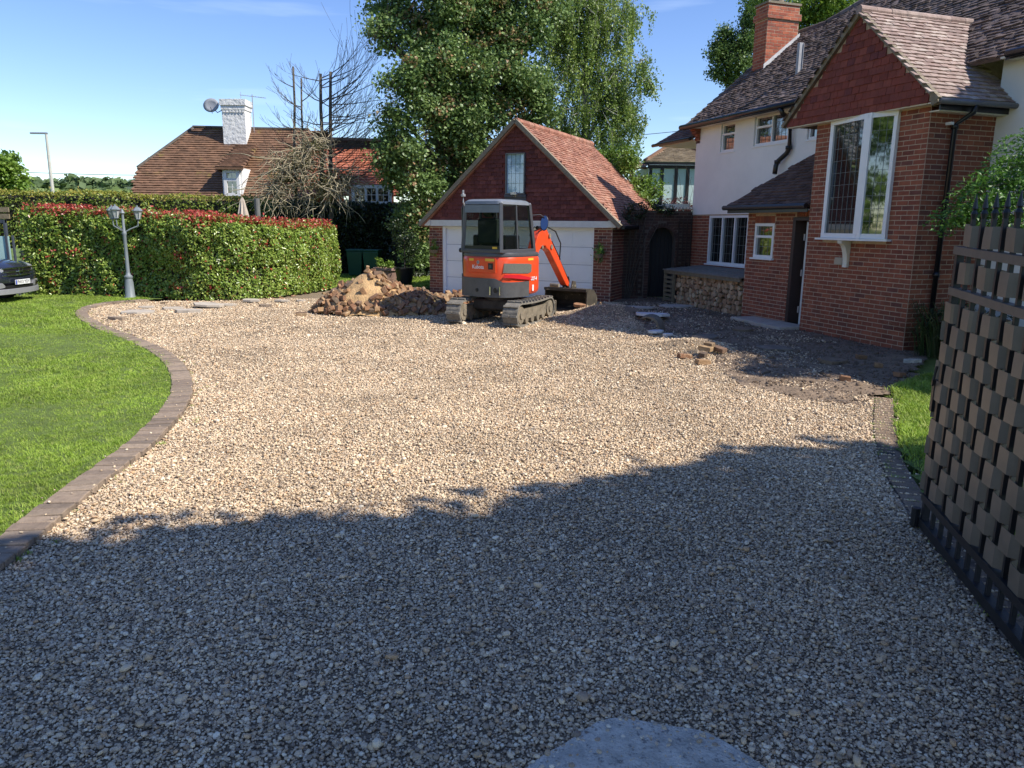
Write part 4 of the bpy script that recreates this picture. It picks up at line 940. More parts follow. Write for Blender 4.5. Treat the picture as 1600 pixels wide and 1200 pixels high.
# right side: grille, red reflector strip, model lettering
def patch(pts2, nm, m, d=.012, parent=None):   # pts given as (t along plan index, z)
    def pos(t, s): i = min(int(t), len(PLAN)-2); f = t-i; return ((PLAN[i][0]*(1-f)+PLAN[i+1][0]*f)*s, (PLAN[i][1]*(1-f)+PLAN[i+1][1]*f)*s)
    b = MB(); n = len(pts2)//2; s = 1+d/.7
    rings = []
    for (t0, z0), (t1, z1) in zip(pts2[:n], pts2[n:][::-1]):
        a0 = pos(t0, s); a1 = pos(t1, s); c0 = pos(t0, .985); c1 = pos(t1, .985)
        rings.append([(a0[0], a0[1], z0), (a1[0], a1[1], z1), (c1[0], c1[1], z1), (c0[0], c0[1], z0)])
    b.loft(rings); return b.obj(nm, m, parent or bd, auto=True)
patch([(11.0, 1.0), (12, .99), (13, .98), (14, .97), (14.4, 1.00), (14.4, 1.14), (14, 1.16), (13, 1.17), (12, 1.175), (11.1, 1.175)], 'grille', mat('grille_grey', (.12, .125, .105), .6, .2, 40))
patch([(10.9, .91), (12, .90), (13, .875), (14.1, .845), (14.3, .885), (13, .955), (12, .965), (11.2, .965)], 'reflector', red_m, .040)
text('U27-4', .10, wht_m, bd, face_M((.757, .36, .86), (0, 1, 0), (0, 0, 1)), bold=.002)
b = MB(); b.box(.745, .757, .30, .36, .62, .74); b.obj('decal', wht_m, bd)
b = MB(); b.box(.744, .750, .12, .34, 1.22, 1.262); b.obj('side_sticker', yel_m, bd)
# grey upper trim
b = MB(); b.loft([pl(.985, 1.295), pl(.995, 1.32), pl(.97, 1.37), pl(.90, 1.385)]); ut_ = b.obj('upper_trim', cabgrey_m, ex, auto=True)
for o_ in (bd, cw, ut_): o_.scale = (.87, .87, 1); o_.location = (-.12, 0, 0)
# cab
CX0, CX1, CY0, CY1, CZ0, CZ1 = -.56, .34, -.56, .62, 1.37, 2.36
cab = MB()
def post(p, q, w=.06): beam(cab, p, q, w, w)
tp = .04
corn = [(CX0, CY0), (CX1, CY0), (CX1, CY1), (CX0, CY1)]
tops = [(CX0+tp, CY0+tp), (CX1-tp, CY0+tp), (CX1-tp, CY1-.14), (CX0+tp, CY1-.14)]
for c, t in zip(corn, tops): post((c[0], c[1], CZ0), (t[0], t[1], CZ1-.06), .07)
post((CX1, .02, CZ0), (CX1-tp, .0, CZ1-.06), .035); post((CX0, .02, CZ0), (CX0+tp, .0, CZ1-.06), .05)
for i in range(4):
    a, c = corn[i], corn[(i+1) % 4]; beam(cab, (a[0], a[1], CZ0+.03), (c[0], c[1], CZ0+.03), .06, .07)
cf = cab.obj('cab_frame', cabgrey_m, ex, bevel=.012)
b = MB(); o1 = [(CX0+.01, CY0+.0), (CX1-.01, CY0+.0), (CX1-.01, CY1-.12), (CX0+.01, CY1-.12)]
def rr(pts, z, ins):
    xs = [p[0] for p in pts]; ys = [p[1] for p in pts]; x0, x1, y0, y1 = min(xs)+ins, max(xs)-ins, min(ys)+ins, max(ys)-ins; r = .09; out = []
    for cx_, cy_, t0 in ((x1-r, y1-r, 0), (x0+r, y1-r, 90), (x0+r, y0+r, 180), (x1-r, y0+r, 270)):
        for k in range(5): t = R(t0+k*22.5); out.append((cx_+r*math.cos(t), cy_+r*math.sin(t), z))
    return out
b.loft([rr(o1, CZ1-.10, .02), rr(o1, CZ1-.085, .0), rr(o1, CZ1-.03, .01), rr(o1, CZ1, .05), rr(o1, CZ1+.012, .12)]); b.obj('roof', mat('cab_roof_grey', (.20, .22, .25), .35, .1, 5, coat=.3), ex, auto=True)
b = MB(); b.box(CX0+.03, CX1-.03, CY0+.0, CY0+.03, CZ1-.24, CZ1-.10); b.obj('rear_roof_panel', mat('cab_roof_blue_grey', (.17, .20, .235), .35, .1, 5, coat=.3), ex)
b = MB(); b.prism([(CX0+.05, CY0+.012, CZ0+.10), (CX1-.05, CY0+.012, CZ0+.10), (CX1-.07, CY0+.028, CZ1-.24), (CX0+.07, CY0+.028, CZ1-.24)], (0, .008, 0)); b.obj('rear_window', cabglass_m, cf)
b = MB(); b.box(CX0+.04, CX1-.04, CY0+.0, CY0+.03, CZ0+.06, CZ0+.13); b.obj('rear_sill', blackp_m, cf)
b = MB(); b.box(CX1-.20, CX1-.09, CY0-.006, CY0, CZ0+.075, CZ0+.115); b.obj('cab_sticker', yel_m, cf)
for sx, X_ in ((1, CX1), (-1, CX0)):
    for y0, y1 in ((CY0+.04, 0), (.03, CY1-.05)):
        b = MB(); d = -sx*tp; b.prism([(X_, y0, CZ0+.07), (X_, y1, CZ0+.07), (X_+d, y1-(.1 if y1 > .3 else 0), CZ1-.10), (X_+d, y0+(.03 if y0 < 0 else 0), CZ1-.10)], (-sx*.008, 0, 0)); b.obj('side_window', cabglass_m, cf)
b = MB(); b.prism([(CX0+.05, CY1, CZ0+.07), (CX1-.05, CY1, CZ0+.07), (CX1-.08, CY1-.13, CZ1-.10), (CX0+.08, CY1-.13, CZ1-.10)], (0, -.008, 0)); b.obj('windscreen', cabglass_m, cf)
b = MB(); b.box(-.36, .12, -.30, .16, 1.42, 1.54, bev=.03); b.box(-.34, .10, -.36, -.24, 1.52, 2.02, bev=.04); b.box(-.22, -.02, -.35, -.27, 2.04, 2.20, bev=.03); b.obj('seat', mat('seat_fabric', (.02, .028, .022), .9, .2), ex)
b = MB(); b.box(.14, .26, -.3, .2, 1.42, 1.70, bev=.02); b.box(-.50, -.40, -.3, .2, 1.42, 1.70, bev=.02); b.tube([(.2, .12, 1.7), (.2, .16, 1.9)], .014, 8); b.tube([(-.45, .12, 1.7), (-.45, .16, 1.9)], .014, 8); b.lathe([(.02, 0), (.035, .04), (.02, .09)], 10, (.2, .16, 1.88)); b.obj('controls', blackp_m, ex)
b = MB(); b.tube([(-.63, -.42, .75), (-.64, -.44, 1.2), (-.64, -.46, 2.20), (-.58, -.46, 2.30)], .022, 8); b.tube([(-.64, -.46, 1.40), (-.70, -.46, 1.40)], .045, 10); b.obj('handrail', blackp_m, ex)
b = MB(); b.tube([(CX0+.06, CY0+.05, CZ1-.2), (CX0+.03, CY0-.02, CZ1-.05), (CX0+.03, CY0-.02, CZ1+.10)], .016, 8); b.lathe([(.02, 0), (.045, .01), (.045, .05), (.02, .06)], 12, (CX0+.03, CY0-.02, CZ1+.05)); b.tube([(CX0+.03, CY0-.02, CZ1+.10), (CX0+.03, CY0-.02, CZ1+.18)], .018, 8); b.obj('beacon_stalk', silver_m, ex)
b = MB(); b.tube([(CX1-.03, CY1-.1, 2.08), (CX1+.10, CY1+.06, 2.10), (CX1+.16, CY1+.10, 2.05)], .012, 8); b.obj('mirror_arm', blackp_m, ex)
b = MB(); b.lathe([(.01, 0), (.07, .005), (.085, .02), (.085, .03)], 18); mo = b.obj('mirror_shell', blackp_m, ex, smooth=True); mo.location = (CX1+.17, CY1+.12, 1.93); mo.rotation_euler = (R(70), 0, R(20)); mo.scale = (.95, 1.9, 1)
b = MB(); b.lathe([(.078, .029), (.078, .033)], 18); o_ = b.obj('mirror_glass', mat('mirror', (.30, .32, .36), .03, 0, metal=1.), mo)
b = MB(); b.box(CX1-.10, CX1-.03, CY1-.14, CY1-.09, CZ1-.13, CZ1-.04, bev=.01); b.obj('work_light', silver_m, ex)
# boom, arm, bucket in the plane x = BX
BX = .02
def plate(pts, hw, nm, m, parent=ex, bev=.012, x=BX):
    b = MB(); b.prism([(x-hw, y, z) for y, z in pts], (2*hw, 0, 0)); return b.obj(nm, m, parent, bevel=bev)
plate([(.62, .48), (.98, .50), (1.0, .78), (.88, .95), (.66, .90)], .13, 'swing_post', mat('black_steel', (.03, .03, .03), .6, .3))
boom = plate([(.80, .72), (.92, .66), (1.02, .72), (1.18, 1.14), (1.36, 1.46), (1.52, 1.58), (1.72, 1.58), (2.00, 1.44), (2.10, 1.46), (2.12, 1.56), (2.02, 1.64), (1.72, 1.86), (1.56, 1.94), (1.42, 1.92), (1.24, 1.76), (1.02, 1.42), (.86, 1.05)], .085, 'boom', orange_m)
arm = plate([(1.39, 1.86), (1.54, 1.94), (1.76, 1.66), (2.06, 1.32), (2.58, .68), (2.54, .58), (2.44, .62), (1.98, 1.12), (1.68, 1.44), (1.50, 1.54)], .08, 'arm', orange_m)
b = MB(); b.tube([(BX, 1.02, .70), (BX, 1.30, 1.12)], .045, 12); b.tube([(BX, 1.30, 1.12), (BX, 1.50, 1.52)], .024, 10); b.obj('boom_cylinder', steelw_m, boom)
b = MB(); b.tube([(BX, 1.42, 1.98), (BX, 1.72, 1.98)], .042, 12); b.tube([(BX, 1.72, 1.98), (BX, 1.92, 1.90)], .022, 10); b.obj('arm_cylinder', blackp_m, boom)
b = MB(); b.tube([(BX, 1.84, 1.66), (BX, 2.22, 1.24)], .038, 12); b.tube([(BX, 2.22, 1.24), (BX, 2.60, .80)], .02, 10); b.obj('bucket_cylinder', blackp_m, arm)
b = MB(); b.tube([(BX+.08, 1.20, 1.90), (BX+.1, 1.50, 2.0), (BX+.1, 1.86, 1.90), (BX+.1, 2.10, 1.62), (BX+.08, 2.10, 1.25)], .014, 8); b.tube([(BX-.08, 1.1, 1.80), (BX-.09, 1.3, 2.0), (BX-.08, 1.55, 1.95)], .014, 8); b.obj('hose', blackp_m, arm)
b = MB()
for (y, z, r) in ((1.93, 1.80, .05), (2.06, 1.55, .055), (.93, .75, .06), (2.52, .64, .045), (1.52, 1.55, .04)): b.tube([(BX-.11, y, z), (BX+.11, y, z)], r, 12)
b.obj('pins', steelw_m, boom)
b = MB(); b.prism([(BX-.05, 2.50, .68), (BX-.05, 2.60, .82), (BX-.05, 2.64, .74), (BX-.05, 2.60, .50), (BX-.05, 2.50, .50)], (.10, 0, 0)); b.obj('link', blackp_m, arm)
boom.scale = (1, .72, .93); boom.location = (0, .238, 0); arm.scale = (1, 1, .93)
BX = .14; BW = .54; C_ = [(2.34, .50), (2.52, .52), (2.68, .48), (2.82, .36), (2.86, .22), (2.78, .10), (2.60, .04), (2.34, .03)]
b = MB(); n = len(C_); ring = lambda x, k: [(x, y+(2.58-y)*k, z+(.28-z)*k) for y, z in C_]
o_, i_ = [ring(x, 0) for x in (BX-BW, BX+BW)], [ring(x, .07) for x in (BX-BW, BX+BW)]
b.loft([o_[0], o_[1]], cap=False, closed=False); b.loft([i_[0], i_[1]], cap=False, closed=False)
for s_ in (BX-BW, BX+BW-.025): b.prism([(s_, y, z) for y, z in C_], (.025, 0, 0))
b.box(BX-BW, BX+BW, 2.30, 2.36, .46, .52); b.box(BX-BW, BX+BW, 2.28, 2.38, .02, .045)
for s_ in (-.10, .08): b.prism([(BX+s_, 2.42, .50), (BX+s_, 2.66, .49), (BX+s_, 2.62, .66), (BX+s_, 2.48, .68)], (.025, 0, 0))
b.obj('bucket', mat('worn_bucket_paint', (.07, .06, .045), .65, .35, 6, metal=.2, spots=[((.40, .34, .24), 8, .60)]), ex)

# ================================================================ HEAP OF BRICKS
def heap(x, y):
    x = np.asarray(x, float); y = np.asarray(y, float)
    c1 = .98*np.clip(1-np.hypot((x+3.08)/1.30, (y-16.35)/.95), 0, None)**.82
    c2 = .56*np.clip(1-np.hypot((x+2.35)/1.25, (y-16.45)/.80), 0, None)**.7
    c3 = .40*np.clip(1-np.hypot((x+1.35)/1.25, (y-16.75)/.65), 0, None)**.6
    return np.maximum(np.maximum(c1, c2), c3)
Xg, Yg = np.meshgrid(np.arange(-4.7, 0, .06), np.arange(15.2, 17.7, .06)); Zg = heap(Xg, Yg)*.97+.07*(vnoise(Xg, Yg, 6, 2)-.5)-.02
ny, nx = Xg.shape; i = np.arange(ny*nx).reshape(ny, nx); q = np.stack([i[:-1, :-1], i[:-1, 1:], i[1:, 1:], i[1:, :-1]], -1).reshape(-1, 4); q = q[heap(Xg[:-1, :-1], Yg[:-1, :-1]).ravel() > .015]
tag(np_mesh('sand_heap', np.stack([Xg.ravel(), Yg.ravel(), Zg.ravel()], 1), q, sand_m, None, None, True), 'mound of sandy orange soil under the dug-up bricks', kind='stuff')
def rubble_mesh(i):
    rr = random.Random(i); b = MB(); l = rr.choice((.20, .20, .21, .13, .10)); b.box(-l/2, l/2, -.05, .05, -.032, .032, .5, bev=.006);
    for k in range(len(b.v)): v = b.v[k]; b.v[k] = (v[0]+rr.uniform(-.004, .004), v[1]+rr.uniform(-.004, .004), v[2]+rr.uniform(-.003, .003))
    me = b.mesh('loose_brick'); me.materials.append(rub_m); return me
RB = [rubble_mesh(i) for i in range(12)]
def loose(x, y, z, rot, lab, group=None, mesh=None, sc_=1., nm='loose_brick', cat='brick'):
    o = bpy.data.objects.new(nm, mesh or random.choice(RB)); COL.objects.link(o); o.location = (x, y, z); o.rotation_euler = rot; o.scale = (sc_, sc_, sc_)
    return tag(o, lab, cat, group)
cnt = 0; tries = 0; PL = []
while cnt < 290 and tries < 60000:
    tries += 1
    x = random.uniform(-4.45, -.15); y = random.uniform(15.35, 16.9); h = float(heap(x, y))
    if h < .02: continue
    e = .05; gx = float(heap(x+e, y)-heap(x-e, y))/(2*e); gy = float(heap(x, y+e)-heap(x, y-e))/(2*e)
    if gy < -.25 and random.random() < .8: continue                      # back slope is out of sight
    sandy = math.hypot((x+3.22)/.42, (h-.58)/.30) < 1 and y < 16.6
    if sandy and random.random() < .94: continue
    if any((x-p)**2+(y-q_)**2 < .0078 for p, q_ in PL) and random.random() < .93: continue
    PL.append((x, y)); sl_ = Vector((-gx, -gy, 1)).normalized()
    tilt = sl_.to_track_quat('Z', 'X').to_euler(); M4 = sl_.to_track_quat('Z', 'X').to_matrix() @ Euler((random.gauss(0, .45), random.gauss(0, .45), random.uniform(0, 6.28))).to_matrix()
    loose(x, y, h*.9+.035+random.uniform(-.01, .04), M4.to_euler(), *((lambda z_: (z_[0], z_[1]))(('loose dusty brick near the crest of the dug-up heap beside the excavator', 'bricks on the crest of the heap') if h > .62 else ('loose dusty brick on the sunlit left foot of the dug-up heap', 'bricks on the left foot of the heap') if x < -3.3 else ('loose dusty brick in the middle of the dug-up heap left of the excavator', 'bricks in the middle of the heap') if x < -1.9 else ('loose brick in the low tail of the heap running behind the excavator tracks', 'bricks in the low tail of the heap')))); cnt += 1
for (x, y, z, r_, l) in ((-4.42, 15.62, .04, .1, 'dark brick lying at the far left foot of the brick heap'), (-4.36, 15.40, .035, .2, 'pale brick lying in front of the far left foot of the heap')): loose(x, y, z, (0, 0, r_), l)
def at(px, py, Y):
    th_ = R(12.014); a0 = (px-800)/1170; b0 = -(py-600)/1170; c_, s_ = math.cos(.01), math.sin(.01); a = a0*c_-b0*s_; bb = a0*s_+b0*c_
    d = Vector((a, math.cos(th_)+bb*math.sin(th_), -math.sin(th_)+bb*math.cos(th_))); return CAMV+d*(Y/d.y)
def gr(px, py, z=0.):
    d = at(px, py, 1)-CAMV; return CAMV+d*((z-CAM_H)/d.z)
# loose bricks by the torn-up soil
for (px, py, dz, r_, l) in ((1070, 548, .0, .35, 'single brick left of the small stack on the gravel mound'), (1098, 560, .02, -.7, 'lowest brick of the small leaning stack on the gravel mound'), (1102, 552, .08, -.72, 'middle brick of the small leaning stack on the gravel mound'),
                        (1108, 545, .12, -.75, 'upper brick of the small leaning stack on the gravel mound'), (1124, 549, .03, -1.0, 'brick end poking out right of the small stack on the mound'), (1098, 570, .0, .3, 'brick lying flat in front of the gravel mound'),
                        (1320, 596, .0, -.35, 'pale sunlit brick on the edge of the bare soil'), (1345, 562, .0, .1, 'dark brick in the shade below the bay wall'), (1372, 575, .0, -.3, 'dark brick lying flat in the shade near the bay corner'), (1405, 590, .0, .5, 'dark brick in the shade beside the side lawn')):
    p = gr(px, py); h = float(hgt(p.x, p.y)); p = gr(px, py, h); loose(p.x, p.y, float(hgt(p.x, p.y))+.03+dz+.012, (.12 if dz else 0, .1, r_), l)
def slab(px, py, L_, W_, r_, l, t=.04, m=slab_m, tilt=(0, 0), dz=0, nm='paving_slab', cat='paving slab', group=None):
    p = gr(px, py, .03); b = MB(); n = 7; pts = []
    for k in range(n): a = 2*math.pi*(k+.5)/n; s = 1/max(abs(math.cos(a)), abs(math.sin(a))); pts.append((L_/2*min(1, s*.92)*math.cos(a)*random.uniform(.9, 1.12), W_/2*s*math.sin(a)*random.uniform(.85, 1.08), 0))
    b.prism(pts, (0, 0, t)); o = tag(b.obj(nm, m, bevel=.004), l, cat, group); o.location = (p.x, p.y, float(hgt(p.x, p.y))+.012+dz); o.rotation_euler = (*tilt, r_); return o
slab(215, 487, .75, .55, .15, 'large flat pale slab nearest the lawn at the hedge foot'); slab(182, 498, .42, .14, -.35, 'narrow dark brick edge lying on the gravel near the kerb', t=.06, m=sett_m)
slab(228, 480, .36, .2, .1, 'small stained slab behind the large pale one'); slab(295, 486, .62, .30, .05, 'flat slab with a dark front edge in the row by the hedge', t=.06)
slab(325, 479, .70, .38, -.1, 'raised pale slab in the middle of the row by the hedge', t=.05, dz=.04, tilt=(.05, .06)); slab(270, 481, .5, .3, .2, 'slab half buried between the two flat ones by the hedge')
slab(392, 471, .48, .22, -.15, 'thin upturned slab under the middle of the hedge', t=.05, dz=.03, tilt=(.08, 0)); slab(440, 471, .42, .25, -.2, 'pale slab right of the upturned one under the hedge', dz=.02)
slab(415, 478, .30, .12, 0, 'little brick fragment in front of the row of slabs', t=.06, m=sett_m); slab(352, 476, .5, .3, .1, 'slab lying behind the raised pale one by the hedge'); slab(470, 470, .25, .12, .1, 'white rubble piece at the right end of the row', t=.04)
for k in range(26):
    px = random.uniform(250, 560); py = 474-(px-250)*.07+random.uniform(-5, 7); p = gr(px, py)
    loose(p.x, p.y, .02+float(hgt(p.x, p.y)), (random.uniform(-.3, .3), random.uniform(-.3, .3), random.uniform(0, 3)), 'small broken brick fragment scattered along the foot of the hedge', 'brick fragments along the hedge foot', sc_=random.uniform(.3, .8), nm='brick_fragment', cat='brick fragment')
slab(1018, 500, .72, .62, .2, 'large pale slab lying in the shade by the garage corner', m=mat('pale_slab', (.72, .70, .66), .9, .1, 6), t=.05, dz=.06, tilt=(-.05, .03)); slab(1025, 521, .34, .20, .7, 'broken pale slab in front of the large one by the curled strip', m=mat('pale_slab', (.72, .70, .66), .9, .1, 6), t=.04, dz=.03); slab(1043, 525, .2, .1, .3, 'small white slab fragment beside the curled strip', m=mat('pale_slab', (.72, .70, .66), .9, .1, 6), t=.04, dz=.02)
slab(975, 482, 1.5, .5, -.1, 'broad shaded slab in front of the arched opening', t=.04, dz=.02); slab(1055, 478, .9, .6, .2, 'grey slab at the left end of the log store', t=.03)
slab(1300, 565, .5, .3, .4, 'dark broken slab lying in the shade below the oriel window', t=.05, m=soil_m, tilt=(.06, .05)); slab(1210, 545, .6, .35, -.3, 'muddy slab half buried in front of the doorstep', t=.035, tilt=(.03, .0), m=mat('muddy_slab', (.20, .16, .12), .95, .4, 7))
slab(1100, 528, .55, .4, .5, 'mud-stained slab in front of the log store', t=.04, m=mat('muddy_slab', (.20, .16, .12), .95, .4, 7), tilt=(.05, -.04)); slab(1160, 516, .4, .25, .1, 'small muddy slab by the porch corner', t=.05, m=soil_m, tilt=(.1, 0)); slab(1425, 565, .3, .12, .2, 'chalky rubble strip at the foot of the bay corner', t=.05, m=conc_m)
slab(940, 484, .22, .12, .5, 'upended orange brick piece by the bucket', t=.07, m=rub_m, dz=.10, tilt=(.5, .3)); slab(905, 489, .3, .16, -.3, 'reddish brick piece under the bucket edge', t=.06, m=rub_m, dz=.10, tilt=(.2, .1))
# curled strip
p = gr(1052, 520); b = MB(); n = 10
r0 = [Vector((0, 0, 0))+Vector((.55*(1-math.cos(t)), 0, .42*math.sin(t)*(1-.15*t))) for t in np.linspace(.15, 1.9, n)]
b.loft([[(q_.x*.5, -.16+.02*k, q_.z), (q_.x*.5, .14, q_.z*.9), (q_.x*.5+.03, .14, q_.z*.9-.03), (q_.x*.5+.03, -.16+.02*k, q_.z-.03)] for k, q_ in enumerate(r0)])
o_ = tag(b.obj('curled_strip', mat('old_membrane', (.17, .14, .105), .9, .3, 12)), 'curled brown strip of old membrane sticking out of the soil', 'membrane strip'); o_.location = (p.x-.2, p.y, 0); o_.rotation_euler = (0, 0, R(150))

# ================================================================ GATE
d_ = Vector((-.214, -.977, 0)); GT = empty('iron_gate', (2.652, 4.535, 0), math.atan2(d_.y, d_.x), 'open black iron gate with spiked bars woven with brown plastic strips', 'gate')
GLEN = 2.1; SP = .1465
for k in range(15):
    t = .03+SP*k; b = MB(); zt = 1.955
    if k == 0: b.box(t-.02, t+.02, -.02, .02, .03, 1.80)
    else:
        b.box(t-.011, t+.011, -.011, .011, .06, zt); b.lathe([(.012, 0), (.020, .03), (.010, .05), (.016, .06), (.001, .14)], 6, (t, 0, zt))
    b.obj('bar', gate_m, GT)
b = MB()
for (z0, z1, m_, nm) in ((1.755, 1.80, rail_m, 'top_rail'), (1.515, 1.56, rail_m, 'middle_rail'), (.205, .25, gate_m, 'lower_rail'), (.03, .085, gate_m, 'bottom_rail')):
    b = MB()
    n = 12; rings = []
    for i in range(n+1):
        t = GLEN*i/n; sag = .0 if z1 < 1 else -.055*(t/GLEN)
        rings.append([(t, -.028, z0+sag), (t, .028, z0+sag), (t, .028, z1+sag), (t, -.028, z1+sag)])
    b.loft(rings); b.obj(nm, m_, GT)
def strip(z, h, ph, t0=-.05, t1=2.05, sagk=1.):
    b = MB(); n = int((t1-t0)/.0183); rings = []; jx = random.uniform(0, 50); a = .022
    for i in range(n+1):
        t = t0+(t1-t0)*i/n; c = math.cos(math.pi*(t-.03)/SP+ph); y = -a*max(-1, min(1, c*4)); w = .0025*math.sin(t*7+jx)
        sag = -.055*(t/GLEN)*sagk; e = .006*math.sin(t*9+jx)
        rings.append([(t, y+w, z-h/2+sag+e), (t, y+w*.3-.001, z+sag), (t, y-w*.6, z+h/2+sag+e*.6)])
    vs = [p for r in rings for p in r]; fs = []
    for i in range(n):
        for k in range(2): fs.append((i*3+k, (i+1)*3+k, (i+1)*3+k+1, i*3+k+1))
    b.add(vs, fs); o = b.obj('woven_strip', strip_m, GT)
    md = o.modifiers.new('s', 'SOLIDIFY'); md.thickness = .0025; md.offset = 0
strip(1.868, .118, math.pi, -.0, 2.05, 1); strip(1.652, .122, math.pi, -.03, 2.05, 1)
zz = 1.405
for r_ in range(10): strip(zz, .117, math.pi*(r_ % 2), -.06+random.uniform(-.01, .01), 2.05, .55 if r_ < 2 else .25); zz -= .1205
b = MB(); b.tube([(-.02, -.04, .02), (-.02, -.04, .14)], .028, 10); b.obj('drop_bolt', gate_m, GT)
b = MB(); b.box(-.06, -.02, -.03, .03, .78, .98); b.tube([(-.02, -.04, .95), (.05, -.06, 1.0), (.05, -.05, 1.08)], .009, 6); b.obj('latch', gate_m, GT)
# hinge post out of the frame, so the gate has something to hang on
b = MB(); b.box(-.17, .17, -.17, .17, 0, 2.1, bev=.01); b.lathe([(.24, 0), (.12, .1), (.02, .22)], 4, (0, 0, 2.1)); o_ = tag(b.obj('gate_post', brick_m), 'square brick gate post carrying the iron gate', 'gate post'); o_.location = (2.652-.214*2.32, 4.535-.977*2.32, 0)

# ================================================================ CAR
car = empty('parked_car', (-11.62, 17.42, 0), 0, 'dark blue car parked on the lawn edge, its front end in view', 'car')
def sect(x, hw, zb, zt, crown=.06, k=3.2, n=20):
    out = []
    for i in range(n):
        t = 2*math.pi*i/n; c, s = math.cos(t), math.sin(t); y = hw*math.copysign(abs(c)**(2/k), c); z = (zb+zt)/2+(zt-zb)/2*math.copysign(abs(s)**(2/k), s)
        if s > 0: z += crown*(1-(y/hw)**2)-crown
        out.append((x, y, z))
    return out
b = MB()
b.loft([sect(.20, .50, .50, .80, .03), sect(.15, .70, .44, .86, .04), sect(.02, .84, .38, .93, .06), sect(-.22, .90, .30, 1.00, .08), sect(-.6, .92, .26, 1.06, .08), sect(-1.15, .92, .26, 1.12, .08), sect(-1.6, .92, .26, 1.13, .06), sect(-3.9, .92, .26, 1.12, .06), sect(-4.3, .88, .34, 1.05, .05), sect(-4.42, .7, .45, .95)])
cb = b.obj('body', carp_m, car, smooth=True)
b = MB(); b.loft([sect(-1.15, .78, 1.05, 1.14), sect(-1.75, .74, 1.05, 1.58, .05), sect(-2.1, .70, 1.05, 1.67, .05), sect(-3.4, .70, 1.05, 1.68, .05), sect(-3.95, .72, 1.05, 1.55, .05), sect(-4.3, .76, 1.0, 1.08)]); b.obj('cabin', glass_m, car, smooth=True)
b = MB(); b.loft([sect(-1.9, .715, 1.58, 1.66, .03), sect(-2.3, .71, 1.58, 1.70, .03), sect(-3.6, .71, 1.58, 1.70, .03), sect(-3.95, .70, 1.52, 1.60, .03)]); b.obj('roof', carp_m, car, smooth=True)
# lower bumper, grille, lamps, plate follow the rounded nose
def nose(y, z_=0): return .02+.20*(1-(abs(y)/.92)**2.6)
def strip_nose(y0, y1, z0, z1, d, nm, m, n=12, f=None):
    b = MB(); rings = []
    for i in range(n+1):
        y = y0+(y1-y0)*i/n; x = nose(y)+d; dz = f(y) if f else 0
        rings.append([(x-.10, y, z0+dz), (x, y, z0+dz), (x, y, z1+dz), (x-.10, y, z1+dz)])
    b.loft(rings); return b.obj(nm, m, car, bevel=.008)
strip_nose(-.88, .88, .24, .36, .035, 'lower_bumper', silver_m); strip_nose(-.5, .5, .37, .43, .012, 'lower_intake', blk_m)
gl = strip_nose(-.56, .56, .64, .84, .004, 'grille', blk_m)
for z in (.66, .74, .82): b_ = strip_nose(-.54+.0, .54, z-.014, z+.014, .022, 'grille_bar', chrome_m); b_.parent = gl
b = MB(); b.box(-.01, .02, -.075, -.05, .68, .81); b.box(-.01, .02, .05, .075, .68, .81); b.box(-.01, .02, -.06, .06, .733, .757); e_ = b.obj('emblem', chrome_m, gl); e_.location = (nose(0)+.035, 0, 0)
b = MB(); b.box(0, .014, -.26, .26, -.055, .055, bev=.004); pt = b.obj('number_plate', mat('plate_white', (.8, .8, .78), .4, 0), car); pt.location = (nose(0)+.035, .02, .50)
text('FH13 YDY', .10, blk_m, pt, face_M((.016, .02, 0), (0, 1, 0), (0, 0, 1)), bold=.001, ext=.001)
b = MB(); b.box(.0141, .0155, -.255, -.215, -.05, .05); b.obj('blue_band', mat('plate_blue', (.02, .05, .4), .4, 0), pt)
for s in (-1, 1):
    b = MB(); rings = []
    for i in range(7): y = s*(.50+.38*i/6); x = nose(y)+.012-.30*(i/6)**2; rings.append([(x-.1, y, .66+.12*i/6), (x, y, .66+.12*i/6), (x, y, .80+.12*i/6), (x-.1, y, .82+.12*i/6)])
    b.loft(rings); b.obj('headlight', mat('lamp_glass', (.5, .52, .55), .1, .1, metal=.5), car)
    b = MB(); b.tube([(nose(.66)-.06, s*.68, .44), (nose(.66)+.015, s*.68, .44)], .055, 14); b.obj('fog_lamp', chrome_m, car)
    b = MB(); b.prism([(nose(.5)+.016, s*.46, .40), (nose(.8)+.02, s*.80, .36), (nose(.8)+.02, s*.82, .52), (nose(.55)+.016, s*.56, .50)], (-.05, 0, 0)); b.obj('lamp_surround', silver_m, car)
    for x in (-.78, -3.45):
        b = MB(); b.tube([(x, s*.70, .34), (x, s*.93, .34)], .34, 24); wh = b.obj('wheel', mat('tyre', (.03, .03, .03), .8, .2), car, bevel=.02)
        b = MB(); b.tube([(x, s*.90, .34), (x, s*.945, .34)], .22, 16); b.obj('rim', silver_m, wh)
